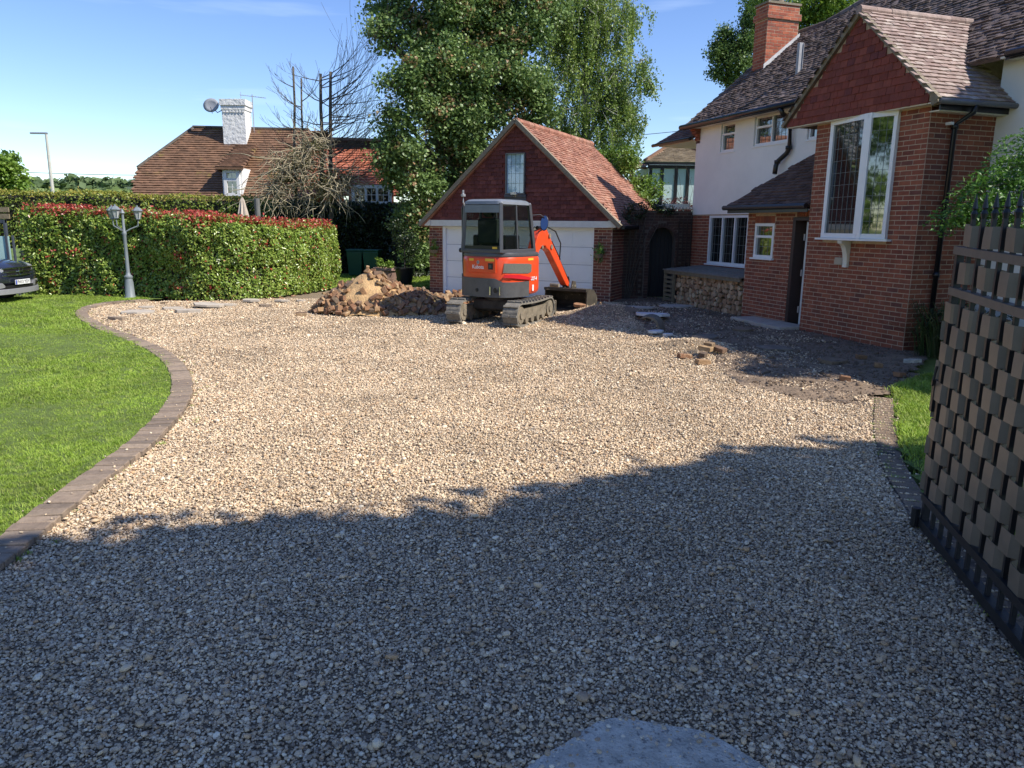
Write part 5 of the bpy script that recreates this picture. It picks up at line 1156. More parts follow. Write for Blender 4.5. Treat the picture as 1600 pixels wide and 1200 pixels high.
# glass screen and fence behind the car
sc_o = empty('glass_screen', (-12.55, 18.8, 0), 0, 'pale green glass screen in a dark frame behind the car', 'glass screen')
b = MB(); b.box(-1.5, .10, -.01, .01, .5, 1.50); b.obj('pane', mat('frosted_green_glass', (.42, .62, .58), .15, .05, coat=.3), sc_o)
b = MB(); b.box(.02, .07, -.04, .04, 0, 1.9); b.box(.18, .21, -.03, .03, 0, 1.52); b.box(-1.5, .07, -.03, .03, 1.82, 1.90); b.box(-1.5, .07, -.03, .03, .45, .5); b.obj('frame', mat('frame_slate', (.06, .07, .09), .5, .1), sc_o)
wf = empty('timber_fence', (-12.85, 19.0, 0), 0, 'old grey timber rail fence beside the left end of the red-topped hedge', 'fence')
for z in (1.92, 2.08): b = MB(); b.box(-3, .35, -.02, .02, z, z+.12); b.obj('rail', wood_m, wf)
for x in (-2.6, -.9): b = MB(); b.box(x-.05, x+.05, .0, .1, 0, 2.15); b.obj('post', wood_m, wf)

# ================================================================ LAMP POST, STREET LAMP, GARDEN THINGS
lp = empty('garden_lamp_post', (-9.50, 18.62, 0), R(15), 'pale grey-green garden lamp post with three lanterns by the red-topped hedge', 'lamp post')
b = MB(); b.lathe([(.15, 0), (.14, .05), (.115, .08), (.10, .42), (.085, .50), (.10, .52), (.10, .56), (.06, .60), (.045, .66), (.042, 1.55), (.055, 1.58), (.055, 1.62), (.034, 1.66), (.03, 2.06), (.06, 2.08), (.04, 2.12), (.01, 2.18)], 14); b.obj('column', lampg_m, lp, auto=True)
b = MB()
LN = [(-.23, 0, 1.98), (-.10, -.22, 2.0), (.33, .05, 1.98)]
for (x, y, z) in LN: b.tube([(0, 0, 1.62), (x*.4, y*.4, 1.70), (x*.95, y*.95, 1.78), (x, y, z-.06)], .014, 8)
b.obj('bracket_arms', lampg_m, lp)
for (x, y, z) in LN:
    b = MB(); b.lathe([(.03, -.06), (.06, -.04), (.055, -.02)], 6, (x, y, z)); b.lathe([(.115, .15), (.12, .165), (.05, .24), (.02, .25), (.015, .29)], 6, (x, y, z))
    for k in range(6): t = 2*math.pi*k/6; b.tube([(x+.055*math.cos(t), y+.055*math.sin(t), z-.02), (x+.10*math.cos(t), y+.10*math.sin(t), z+.155)], .006, 4)
    ln = b.obj('lantern', lampg_m, lp); b = MB(); b.lathe([(.045, -.02), (.088, .15)], 6, (x, y, z)); b.obj('lantern_glass', mat('lantern_glass', (.45, .47, .45), .15, .1), ln)
st = empty('street_lamp', (-26.9, 45, 0), 0, 'tall galvanised street lamp standing beyond the hedges', 'street lamp')
b = MB(); b.tube([(0, 0, 0), (0, 0, 3.2), (0, 0, 6.75)], [.11, .10, .07], 12); b.obj('pole', mat('galvanised', (.5, .48, .42), .5, .1), st)
b = MB(); b.box(-.9, .08, -.07, .07, 6.72, 6.82, bev=.02); b.obj('lamp_head', silver_m, st)
pa = at(388, 345, 24); ps = empty('parasol', (pa.x-.15, 24, 0), 0, 'closed beige garden parasol standing between the hedges', 'parasol')
b = MB(); b.tube([(0, 0, 0), (0, 0, 2.65)], .025, 8); b.obj('pole', wood_m, ps)
b = MB(); rings = []
for z, r_ in ((1.5, .17), (1.75, .20), (2.0, .17), (2.3, .11), (2.55, .06), (2.66, .015)):
    rings.append([((r_*(1+.22*math.cos(8*2*math.pi*k/32)))*math.cos(2*math.pi*k/32), (r_*(1+.22*math.cos(8*2*math.pi*k/32)))*math.sin(2*math.pi*k/32), z) for k in range(32)])
b.loft(rings); b.obj('folded_canopy', para_m, ps)
for px, l, h in ((398, 'thin leaning garden post right of the parasol', 2.45), (403, 'thick grey garden post right of the parasol', 2.62)):
    p = at(px, 340, 24); b = MB(); b.tube([(0, 0, 0), ((.06 if px < 400 else 0), 0, h)], .04 if px < 400 else .085, 10); o_ = tag(b.obj('garden_post', mat('post_grey', (.14, .14, .13), .8, .2), bevel=.004), l, 'post'); o_.location = (p.x, 24, 0)
def bin_(p, l, rz):
    t = empty('wheelie_bin', p, rz, l, 'wheelie bin', 'green wheelie bins by the dark hedge')
    b = MB(); b.loft([[(-.22, -.25, .06), (.22, -.25, .06), (.22, .22, .06), (-.22, .22, .06)], [(-.28, -.34, .92), (.28, -.34, .92), (.28, .30, .92), (-.28, .30, .92)]]); b.obj('body', binm, t, bevel=.03)
    b = MB(); b.box(-.30, .30, -.37, .34, .92, .99, bev=.02); b.obj('lid', binm, t, bevel=.01)
    for s in (-1, 1): b = MB(); b.tube([(s*.20, .24, .10), (s*.26, .24, .10)], .10, 12); b.obj('wheel', blackp_m, t)
p = at(553, 400, 27.2); bin_((p.x+.05, 27.2, 0), 'left of the two green wheelie bins by the dark hedge', .1); p = at(582, 400, 27.0); bin_((p.x, 27.0, 0), 'right of the two green wheelie bins by the dark hedge', -.05)
pot = empty('plant_pot', (-4.05, 24.2, 0), 0, 'wide faded terracotta pot with a small green plant behind the brick heap', 'plant pot')
b = MB(); b.lathe([(.26, 0), (.38, .42), (.43, .44), (.43, .52), (.37, .52), (.34, .44)], 20); b.obj('pot', terra_m, pot, auto=True)
P, d2, t2 = clumped([(-.15, 0, .62, .16), (.1, 0, .60, .16), (-.25, 0, .78, .07)], 500, .08, 8, .2); leaves('plant', P, .07, bright_m, t2, pot)
pt2 = empty('dark_pot', (-3.35, 23.3, 0), 0, 'tall black pot holding a leafy shrub left of the garage', 'plant pot')
b = MB(); b.lathe([(.20, 0), (.29, .52), (.32, .54), (.32, .58), (.27, .58)], 18); b.obj('pot', blackp_m, pt2, auto=True)
b = MB(); b.tube([(0, 0, .5), (.02, 0, 1.0), (0, 0, 1.5)], .02, 6); b.obj('stem', bark_m, pt2)
P, d2, t2 = clumped([(0, 0, 1.45, .42), (.2, 0, 1.15, .3), (-.2, 0, 1.75, .3), (.1, 0, .9, .2)], 1300, .1, 8, .3); leaves('foliage', P, .08, dark_m, t2, pt2)
p = gr(1466, 604); tb = empty('green_tub', (p.x+.42, p.y+.1, 0), 0, 'dark green plastic tub tipped beside the gate on the side lawn', 'tub')
b = MB(); b.lathe([(.20, 0), (.30, .30), (.335, .31), (.335, .34), (.29, .34), (.19, .03)], 20); o_ = b.obj('tub', mat('tub_green', (.01, .09, .04), .35, .1), tb, auto=True); o_.rotation_euler = (R(14), R(-24), 0); o_.scale = (.8, .8, .8)
# overhead cable
a = at(60, 270, 60); c = at(560, 254, 60); b = MB(); pts = [a.lerp(c, k/16)-Vector((0, 0, .5*math.sin(math.pi*k/16))) for k in range(17)]; pts = [pts[0]-(pts[1]-pts[0])*20]+pts+[pts[-1]+(pts[-1]-pts[-2])*20]; b.tube(pts, .022, 5); tag(b.obj('overhead_cable', blackp_m), 'thin overhead cable crossing the sky left of the brown roof', 'cable')

# ================================================================ NEIGHBOURING HOUSES
nh = empty('neighbour_house', (-11, 31, 0), 0, 'neighbouring house with long brown tiled roof, white chimney and lower red roofed wing', 'house')
def nwv(p): return (p[0]+11, p[1]-31, p[2])
class NB(MB):
    def mesh(s, *a, **k): s.v = [nwv(v) for v in s.v]; return MB.mesh(s, *a, **k)
ntl = lambda o, *a, **k: tiles(nwv(o), *a, **k)
ntl((-15.0, 30, 2.4), (1, 0, 0), (0, 3.5, 3.4), [(-.05, 0), (-.35, 2.33), (1.32, 4.88), (6.2, 4.88), (7.0, 3.6), (7.0, 0)], nh, ntile_m, tw=.24, th=.14, thick=.03, jit=2.)
b = NB(); b.prism([(-15.05, 30.05, 2.3), (-15.35, 31.67, 3.98), (-13.68, 33.5, 5.75), (-13.68, 33.7, 5.75), (-15.35, 35.4, 3.98), (-15.05, 37, 2.3)], (.05, 0, 0)); b.prism([(-13.68, 33.6, 5.75), (-8, 33.6, 5.75), (-8, 37, 2.3), (-15.05, 37, 2.3)], (0, 0, -.06)); b.obj('hip_slope', ntile_m, nh)
b = NB(); beam(b, (-15.36, 31.67, 4.05), (-13.68, 33.5, 5.86), .14, .07); beam(b, (-13.7, 33.5, 5.86), (-12.1, 33.5, 5.84), .2, .07); beam(b, (-11.2, 33.5, 5.82), (-8.8, 33.5, 5.80), .2, .07); b.obj('ridge_tiles', mat('ridge_dark', (.12, .10, .08), .9, .3), nh)
b = NB(); b.box(-14.9, -4.2, 30.5, 36.8, 0, 2.5); b.obj('wall', mat('neighbour_brick', (.30, .12, .07), .9, .25, 6), nh)
b = NB(); b.box(-12.15, -11.2, 32.7, 33.5, 4.9, 6.78); b.box(-12.22, -11.13, 32.63, 33.57, 6.62, 6.86)
for k in range(7): b.box(-12.10+k*.135, -12.03+k*.135, 32.66, 32.70, 6.34, 6.42)
b.box(-12.18, -11.17, 32.67, 33.53, 6.45, 6.62)
nc = b.obj('chimney', mat('painted_white_brick', (.76, .76, .74), .85, .08, 3, bump=1., bscale=7, bdist=.04), nh)
b = NB()
for x in (-11.9, -11.7, -11.5): b.tube([(x, 33.1, 6.86), (x, 33.1, 6.93)], .08, 8)
b.obj('chimney_pots', cream_m, nc)
dd = empty('satellite_dish', (-12.62, 32.9, 6.62), R(20), 'grey satellite dish on the left of the white chimney', 'satellite dish')
b = MB(); b.lathe([(.02, 0), (.2, .02), (.34, .07), (.34, .078), (.2, .03)], 20, sx=1, sy=.85); o_ = b.obj('dish', mat('dish_grey', (.35, .36, .38), .5, .1), dd, smooth=True); o_.rotation_euler = (R(80), 0, R(-25))
b = MB(); b.tube([(0, .05, -.05), (.2, .05, -.25), (.46, .05, -.1)], .02, 6); b.tube([(0, -.02, -.3), (-.05, -.38, -.1)], .012, 6); b.obj('mount', dgrey_m, dd)
ae = empty('tv_aerial', (-11.05, 33.3, 5.6), 0, 'thin television aerial on a mast beside the white chimney', 'aerial')
b = MB(); b.tube([(0, 0, 0), (0, 0, 1.55)], .018, 6); b.obj('mast', silver_m, ae); b = MB(); b.tube([(-.5, 0, 1.52), (.55, .1, 1.42)], .012, 5)
for k in range(10): x = -.48+k*.11; b.tube([(x, -.12, 1.52-.1*(x+.5)), (x, .12, 1.52-.1*(x+.5))], .006, 4);
b.tube([(-.48, 0, 1.38), (-.48, 0, 1.64)], .01, 4); b.obj('elements', silver_m, ae)
# dormer
b = NB(); b.box(-11.50, -10.72, 30.55, 31.8, 2.7, 3.98); b.obj('dormer_wall', white_m, nh)
wn = window(nh, 30.47-31, -11.42+11, -10.80+11, 2.90, 3.90, (1,), [.62], (.2, .24), axis='x', fw=.12, sill=False);
b = NB(); b.box(-11.62, -10.62, 30.40, 30.56, 2.70, 2.78); b.obj('dormer_sill', white_m, nh)
b = NB(); b.prism([(-11.66, 30.30, 3.98), (-10.58, 30.30, 3.98), (-10.75, 33.0, 5.15), (-11.55, 33.0, 5.15)], (0, 0, -.08)); b.prism([(-11.66, 30.35, 3.90), (-11.55, 33.0, 5.05), (-11.55, 31.6, 3.6)], (.04, 0, 0)); b.obj('dormer_roof', ntile_m, nh)
ntl((-11.66, 30.30, 3.99), (1, 0, 0), (0, 2.7, 1.17), [(0, 0), (1.08, 0), (.91, 2.94), (.11, 2.94)], nh, ntile_m, tw=.22, th=.14, thick=.025)
# red wing
ntl((-8.3, 30.5, 2.98), (1, 0, 0), (0, 2.15, 2.0), [(0, 0), (3.95, 0), (3.1, 2.93), (0, 2.93)], nh, nred_m, tw=.24, th=.15, thick=.025, jit=2)
b = NB(); b.box(-8.1, -5.1, 32.6, 34, 4.9, 5.28); b.prism([(-8.4, 32.4, 5.28), (-5.0, 32.4, 5.22), (-5.0, 34.2, 5.22), (-8.4, 34.2, 5.28)], (0, 0, .1)); b.obj('flat_roof', mat('black_felt', (.03, .03, .035), .8, .2), nh)
b = NB(); b.box(-6.5, -4.75, 30.30, 30.5, 2.3, 3.42); b.obj('window_surround', nred_m, nh)
w_ = window(nh, 30.22-31, -6.36+11, -4.80+11, 2.62, 3.36, (1, 1, 1), None, (.2, .22), axis='x', fw=.12, sill=True)
for w__ in nh.children:
    if w__.name.startswith('window') and w__.type == 'MESH':
        for ch_ in w__.children:
            if ch_.name.startswith('lead'): ch_.data.materials[0] = white_m; ch_.scale = (1, 1, 1); md = ch_.modifiers.new('t', 'SOLIDIFY'); md.thickness = .02; md.offset = 0

tf = empty('timber_framed_house', (6.8, 32, 0), 0, 'half-timbered house with pale blue panels and black timbers behind the arched wall', 'house')
b = MB(); b.box(-1.25, 2.5, 0, 5, 0, 4.32); b.obj('wall', mat('pale_blue_render', (.50, .62, .62), .9, .06, 2), tf)
for px in (1015, 1033, 1055, 1073, 1092):
    p = at(px, 300, 32); x = p.x-6.8; b = MB(); b.box(x-.07, x+.07, -.03, .02, 0, 4.3); b.obj('timber', blackp_m, tf)
b = MB(); b.box(-1.3, 2.6, -.05, .03, 4.22, 4.36); b.box(-1.55, 2.8, -.30, -.1, 4.36, 4.44); b.obj('fascia', blackp_m, tf)
b = MB(); b.prism([(-1.3, 0, 4.36), (.1, 2.5, 5.3), (.1, 2.6, 5.3), (-1.3, 5.2, 4.36)], (.05, 0, 0)); b.obj('roof_side', ntile_m, tf)
tiles((-1.55, -.3, 4.44), (1, 0, 0), (0, 2.4, 1.0), [(0, 0), (3.6, 0), (1.75, 2.3), (1.55, 2.3)], tf, mat('pale_brown_tile', rough=.9, var=.3, scale=3, ramp=[(.22, .17, .11), (.30, .24, .16), (.26, .20, .13)], bump=.4, bscale=20), tw=.24, th=.15, thick=.025)
b = MB(); beam(b, (-1.5, -.3, 4.50), (.1, 2.1, 5.46), .12, .1); beam(b, (2.1, -.3, 4.5), (.15, 2.1, 5.46), .12, .1); b.obj('hip_tiles', ntile_m, tf)
b = MB(); b.prism([(-2.6, .2, 4.20), (-1.3, .2, 4.20), (-1.3, 3, 4.75), (-2.6, 3, 4.75)], (0, 0, .08)); b.obj('side_roof', ntile_m, tf)

# ================================================================ HEDGES
def hedge(name, path, thick, hts, n, size, m, label, tintf, seed=1, cat='hedge', bulge=.10, core=(.016, .014, .010), zmin=0.):
    """path: front foot line (left to right); body lies to the left of the walking direction"""
    P = smooth(path, 8); P = np.array(P); d = np.concatenate([[0], np.cumsum(np.linalg.norm(np.diff(P, axis=0), axis=1))]); T = d[-1]
    hv = np.interp(np.linspace(0, 1, 50), np.linspace(0, 1, len(hts)), hts)
    def pos(s):
        x = np.interp(s, d, P[:, 0]); y = np.interp(s, d, P[:, 1]); e = .05
        tx = np.interp(s+e, d, P[:, 0])-np.interp(s-e, d, P[:, 0]); ty = np.interp(s+e, d, P[:, 1])-np.interp(s-e, d, P[:, 1]); l = np.hypot(tx, ty)+1e-9
        return x, y, -ty/l, tx/l
    root = empty(name, (float(P[0, 0]), float(P[0, 1]), 0), 0, label, cat)
    k = rng.random(n); s = rng.uniform(0, T, n); u = rng.random(n)
    H = np.interp(s/T, np.linspace(0, 1, 50), hv)*(1+.05*(vnoise(s, s*0, 1.3, seed)-.5))
    x, y, nx_, ny_ = pos(s); wt = np.where(k < .62, 0, np.where(k < .88, 1, 2))
    bul = bulge*(vnoise(s, u*H, 1.9, seed)-.5)*2+.05*(vnoise(s, u*H, 6, seed+3)-.5)*2
    depth = np.abs(rng.normal(0, .07, n))
    z = np.where(wt == 1, H-depth*.8+.06*rng.normal(size=n)*(rng.random(n) < .5), zmin+.03+u**.9*(H-zmin))
    rnd = np.clip((z/H-.86)/.14, 0, 1)**2*.16          # rounded shoulder
    off = np.where(wt == 0, depth+rnd-bul, np.where(wt == 1, .08+u*(thick-.16), thick-depth-rnd+bul))
    X = x+nx_*off; Y = y+ny_*off
    # end caps
    ne = n//9; se = np.where(rng.random(ne) < .5, 0, T); x2, y2, n2x, n2y = pos(np.clip(se, .01, T-.01)); o2 = rng.uniform(0, thick, ne); tx, ty = n2y, -n2x
    sg = np.where(se > 0, 1, -1)*(rng.normal(.0, .07, ne)+.05); z2 = zmin+.03+rng.random(ne)*(np.where(se > 0, hts[-1], hts[0])*.98-zmin)
    X = np.concatenate([X, x2+n2x*o2+tx*sg]); Y = np.concatenate([Y, y2+n2y*o2+ty*sg]); z = np.concatenate([z, z2]); HH = np.concatenate([H, np.full(ne, hts[-1])])
    out = np.concatenate([np.stack([np.where(wt == 0, -nx_, np.where(wt == 2, nx_, 0)), np.where(wt == 0, -ny_, np.where(wt == 2, ny_, 0)), (wt == 1)*1.], 1), np.stack([tx*np.sign(sg), ty*np.sign(sg), sg*0], 1)])
    tint = tintf(X, Y, z, z/HH, np.concatenate([wt, np.zeros(ne)]))
    loc = np.array([P[0, 0], P[0, 1], 0])
    leaves('foliage', np.stack([X, Y, z], 1), size, m, tint, root, up=.25, outward=out*.9, loc=loc)
    b = MB(); rings = []
    for i in range(0, 41):
        s_ = T*(.01+.98*i/40); x, y, nx_, ny_ = [float(v) for v in pos(s_)]; h = float(np.interp(s_/T, np.linspace(0, 1, 50), hv))-.13; a, c = .16, thick-.16
        x -= loc[0]; y -= loc[1]
        rings.append([(x+nx_*a, y+ny_*a, zmin), (x+nx_*a, y+ny_*a, h-.1), (x+nx_*(a+.12), y+ny_*(a+.12), h), (x+nx_*(c-.1), y+ny_*(c-.1), h), (x+nx_*c, y+ny_*c, h-.1), (x+nx_*c, y+ny_*c, zmin)])
    b.loft(rings); b.obj('light_block_core', mat('hedge_core_%s' % name, core, .95, .4, 9), root)  # solid dark core added inside the leaves to block light
    return root
def t_photinia(X, Y, z, f, w):
    n = len(X); t = rng.beta(2.2, 2.6, n)*.60+.10*(vnoise(X, z, 1.2, 3)-.3)
    red = (rng.random(n) < np.clip((f-.93)/.06, 0, .50)*(.15+.85*(vnoise(X, X*0, 1.2, 4) > .4))) | (rng.random(n) < .03+.22*(vnoise(X*1.3, z*1.3, 2.1, 12) > .80))
    return np.where(red, rng.uniform(.78, 1, n), t)
PHP = [(-12.35, 19.15), (-11.4, 19.1), (-10.2, 19.05), (-8.9, 18.7), (-7.4, 18.15), (-6.4, 18.75), (-5.7, 20.0), (-5.35, 21.6), (-5.30, 22.9)]
hedge('photinia_hedge', PHP, 1.25, [2.18, 2.16, 2.12, 2.05, 2.0, 1.90, 1.87, 1.88, 1.86], 62000, .080, photinia_m, 'glossy green clipped hedge with red tips curving round the far side of the drive', t_photinia, 1, bulge=.13)
# upright red shoots on the top
def shoots(path, thick, hts, n):
    P = np.array(smooth(path, 8)); d = np.concatenate([[0], np.cumsum(np.linalg.norm(np.diff(P, axis=0), axis=1))]); s = rng.uniform(0, d[-1], n)
    x = np.interp(s, d, P[:, 0]); y = np.interp(s, d, P[:, 1]); e = .05; tx = np.interp(s+e, d, P[:, 0])-x; ty = np.interp(s+e, d, P[:, 1])-y; l = np.hypot(tx, ty)+1e-9; o = rng.uniform(.02, thick-.1, n)
    h = np.interp(s/d[-1], np.linspace(0, 1, len(hts)), hts)
    keep = vnoise(s, s*0, 1.1, 17) > .33; B = np.stack([x-ty/l*o, y+tx/l*o, h], 1)[keep]
    k = np.repeat(np.arange(len(B)), 7); return B[k]+np.stack([rng.normal(0, .025, len(k)), rng.normal(0, .025, len(k)), rng.uniform(-.05, .14, len(k))], 1)
ph = [o for o in COL.objects if o.name == 'photinia_hedge'][0]
S_ = shoots(PHP, 1.2, [2.18, 2.16, 2.12, 2.05, 2.0, 1.90, 1.87, 1.88, 1.86], 620)
leaves('red_shoots', S_, .07, photinia_m, rng.uniform(.80, 1, len(S_)), ph, up=.1, droop=-.5, loc=(PHP[0][0], PHP[0][1], 0))
hedge('rear_hedge', [(-24, 27.2), (-18, 27), (-13, 27), (-9.0, 27.0)], 1.4, [2.95, 2.9, 2.85, 2.72], 16000, .10, hedge2_m, 'tall yellow-green clipped hedge behind the red-topped hedge',
      lambda X, Y, z, f, w: np.clip(rng.beta(2, 3, len(X))+(f > .93)*.35, 0, 1), 2, zmin=.9)
hedge('laurel_hedge', [(-9.6, 28.6), (-6, 29.0), (-2.2, 29.4)], 1.6, [2.72, 2.62, 2.60], 15000, .12, dark_m, 'tall dark evergreen hedge behind the two green bins', lambda X, Y, z, f, w: rng.random(len(X)), 3)
hedge('dark_side_hedge', [(-3.4, 26.5), (-2.9, 27.5), (-2.5, 29.4)], 1.2, [2.4, 2.6, 2.8], 5000, .12, dark_m, 'dark shrubs massed against the left side of the garage', lambda X, Y, z, f, w: rng.random(len(X)), 5, 'shrub')

# ================================================================ TREES
def branchset(b, p, d, L_, r, depth, bend, split=3, seg=5, up=.0, tw=.5, rmin=.004):
    pts = [Vector(p)]; rad = [r]; d = Vector(d).normalized()
    for i in range(seg):
        d = (d+Vector((random.gauss(0, bend), random.gauss(0, bend), random.gauss(0, bend)+up))).normalized(); pts.append(pts[-1]+d*L_/seg); rad.append(max(rmin, r*(1-(i+1)/seg*.75)))
    b.tube(pts, rad, 6 if r > .03 else (4 if r > .012 else 3), False)
    ends = [(pts[-1], d)]
    if depth > 0:
        for k in range(split):
            i = random.randint(1, seg); q = pts[i]; dd = (d+Vector((random.gauss(0, tw), random.gauss(0, tw), random.gauss(0, tw)*.6+up))).normalized()
            ends += branchset(b, q, dd, L_*random.uniform(.45, .7), rad[i]*.6, depth-1, bend, split, max(3, seg-1), up, tw, rmin)
    return ends
def lumpy(B, k=6, f=.5, seed=0):
    out = []
    for x, y, z, r in B:
        out.append((x, y, z, r*.62))
        for j in range(k):
            d = Vector((random.gauss(0, 1), random.gauss(0, 1), random.gauss(0, 1))).normalized(); out.append((x+d.x*r*.8, y+d.y*r*.8, z+d.z*r*.8, r*random.uniform(.25, f)))
    return out
def tree(name, base, blobs, n, size, m, label, trunk_r=.25, clump=.35, per=26, tintf=None, bark=None, droop=0., shell=.45, lump=(6, .5), wid=.6, up=.5):
    root = empty(name, base, 0, label, 'tree'); B = [(x-base[0], y-base[1], z-base[2], r) for x, y, z, r in blobs]
    b = MB(); cz = max(q[2] for q in B); top = Vector((np.mean([q[0] for q in B]), np.mean([q[1] for q in B]), cz*.85))
    pts = [Vector((0, 0, 0)).lerp(top, k/6)+Vector((random.gauss(0, .1), random.gauss(0, .1), 0))*(k > 0) for k in range(7)]
    b.tube(pts, [trunk_r*(1.15-k*.15) for k in range(7)], 10, False); b.obj('trunk', bark or bark_m, root, smooth=True)
    b = MB()
    for (x, y, z, r) in B:
        k = min(5, max(1, int(6*max(0, z-r*1.2)/max(cz, .1)))); s = pts[k]; e = Vector((x, y, z)); mid = s.lerp(e, .5)+Vector((0, 0, .25*r))
        b.tube([s, mid, e], [trunk_r*.4, trunk_r*.25, .03], 6, False)
        for j in range(6):
            d = Vector((random.gauss(0, 1), random.gauss(0, 1), random.gauss(.2, .7))).normalized(); b.tube([e, e+d*r*.5+Vector((0, 0, .05)), e+d*r*.9], [.035, .02, .006], 4, False)
    b.obj('limbs', bark or bark_m, root, smooth=True)
    P, d_, t = clumped(lumpy(B, *lump), n, clump, per, shell)
    if tintf: t = tintf(P, d_, t)
    leaves('crown', P, size, m, t, root, up=up, outward=d_*.5, wid=wid, droop=droop)
    return root
def blobs(lst):
    out = []
    for px, py, r, Y in lst: p = at(px, py, Y); out.append((p.x, p.y, p.z, r*Y/1170))
    return out
SY = blobs([(612, 22, 34, 26), (600, 60, 20, 25.5), (650, 40, 42, 26), (640, 120, 30, 25), (690, 95, 55, 26), (735, 30, 70, 27), (700, 10, 50, 25.5), (790, 50, 65, 27), (810, 110, 50, 26.5), (745, 110, 62, 26), (655, 155, 32, 25), (625, 180, 20, 24.8), (690, 175, 48, 26), (775, 170, 52, 27),
            (838, 20, 45, 27), (720, 230, 50, 26.5), (640, 235, 34, 25), (612, 215, 18, 25), (655, 285, 36, 25.5), (625, 270, 24, 25.3), (690, 270, 40, 26.5), (850, 150, 35, 27), (830, 200, 34, 27.5), (760, -40, 80, 27), (690, -50, 60, 26), (640, 330, 30, 26), (665, 345, 28, 25.6), (655, 385, 26, 25.4), (730, 165, 40, 25.6), (592, 40, 16, 25.3), (610, 130, 16, 25), (608, 180, 16, 24.8), (600, 235, 18, 24.8), (606, 262, 16, 25)])
def t_syc(P, d_, t):
    n = len(P); k = vnoise(P[:, 0]*1.2+P[:, 1]*.4, P[:, 2]*1.2, 1.6, 7); red = (k > .60) & (rng.random(n) < .40) & (d_[:, 2] > -.5)
    return np.where(red, rng.uniform(.78, 1, n), np.clip(t*.7, 0, .7))
tree('sycamore_tree', (-1.6, 27.5, 0), SY, 125000, .112, sycam_m, 'large dark green sycamore with russet seed clusters towering behind the garage', .38, .42, 30, t_syc, wid=.8, shell=.35)
# birch: leaves hung on drooping strands
BI = blobs([(905, 30, 50, 29), (950, 60, 38, 29), (900, 120, 50, 29), (960, 130, 36, 29), (1000, 105, 18, 28.5), (1012, 130, 12, 28.5), (935, 190, 48, 29), (965, 225, 26, 29), (880, 205, 34, 29.5), (975, 160, 26, 28.6), (880, 60, 40, 29.5), (925, -20, 60, 29), (985, 30, 16, 29), (990, 190, 18, 28.8), (955, 270, 16, 29)])
bt = empty('birch_tree', (2.6, 29.3, 0), 0, 'tall birch with fine drooping pale green foliage right of the sycamore', 'tree')
Bb = [(x-2.6, y-29.3, z, r) for x, y, z, r in BI]
b = MB(); b.tube([(0, 0, 0), (.1, 0, 4), (-.05, 0, 8), (.2, 0, 12)], [.22, .17, .11, .04], 10, False); b.obj('trunk', birch_m, bt, smooth=True)
b = MB(); PP = []
for (x, y, z, r) in Bb:
    s = Vector((.05, 0, max(2, min(10.5, z-.8*r-.8)))); e = Vector((x, y, z+r*.5)); b.tube([s, s.lerp(e, .55)+Vector((0, 0, .35)), e], [.06, .035, .01], 5, False)
    for j in range(int(85*r**1.6)+22):
        d = Vector((random.gauss(0, .55), random.gauss(0, .55), random.gauss(.15, .5)))*r; p0 = Vector((x, y, z))+d; Ls = random.uniform(.35, 1.0)*min(1.3, r+.3)
        dx = Vector((random.gauss(0, .16), random.gauss(0, .16), 0))
        pts = [p0, p0+dx*.6+Vector((0, 0, -Ls*.4)), p0+dx+Vector((0, 0, -Ls))]
        if random.random() < .35: b.tube([e, p0], [.012, .006], 3, False)
        if random.random() < .5: b.tube(pts, [.006, .004, .003], 3, False)
        nl = int(Ls*62)
        for k in range(nl): t = k/nl; q = pts[0].lerp(pts[1], t*2) if t < .5 else pts[1].lerp(pts[2], t*2-1); PP.append((q.x+random.gauss(0, .06), q.y+random.gauss(0, .06), q.z+random.gauss(0, .03)))
b.obj('hanging_twigs', birch_m, bt)
PP = np.array(PP); leaves('crown', PP, .085, birchl_m, np.clip(vnoise(PP[:, 0], PP[:, 2], 1.4, 5)*.6+rng.random(len(PP))*.4, 0, 1), bt, up=.15, droop=.7, wid=.7)
tree('oak_tree', (9.5, 31, 0), blobs([(1150, 85, 30, 30), (1125, 75, 18, 30), (1125, 110, 16, 30), (1165, 60, 24, 30), (1145, 130, 14, 30), (1185, 20, 25, 30), (1130, 55, 10, 30)]), 12000, .115, sycam_m, 'dark leafy tree showing left of the brick chimney', .25, .3, 22, lambda P, d, t: t*.45)
tree('bright_tree', (13, 27, 0), blobs([(1262, 35, 34, 26), (1300, 25, 30, 26), (1230, 10, 36, 26), (1290, -5, 45, 26), (1340, -10, 30, 26), (1215, 50, 25, 26.5), (1262, 70, 26, 26.5), (1190, -8, 22, 26.5)]), 15000, .11, bright_m, 'bright yellow-green tree standing behind the chimney and ridge', .25, .3, 22)
tree('garden_shrub_tree', (4.6, 25.5, 0), blobs([(985, 262, 26, 25), (1005, 285, 24, 25), (1010, 315, 18, 24.5), (970, 245, 20, 25.5), (995, 320, 26, 24.5), (1024, 300, 8, 24.5), (955, 250, 18, 26), (1018, 330, 12, 24)]), 7000, .09, bright_m, 'light green shrubby tree behind the right edge of the garage roof', .1, .22, 20, lambda P, d, t: t*.7)
ps_ = empty('purple_shrub', (5.6, 23.5, 0), 0, 'thin purple-leaved shrub in front of the timber framed house', 'shrub')
P, d2, t2 = clumped([(x-5.6, y-23.5, z, r) for x, y, z, r in blobs([(1045, 322, 12, 23.5), (1062, 318, 13, 23.5), (1078, 324, 12, 23.5), (1055, 330, 14, 23.5), (1072, 332, 14, 23.5)])], 1500, .10, 8, .3); leaves('foliage', P, .06, purple_m, t2, ps_)
b = MB()
for k in range(7): branchset(b, (random.uniform(-.3, .3), 0, 0), (random.gauss(0, .15), 0, 1), 2.5, .02, 1, .08)
b.obj('stems', bark_m, ps_)
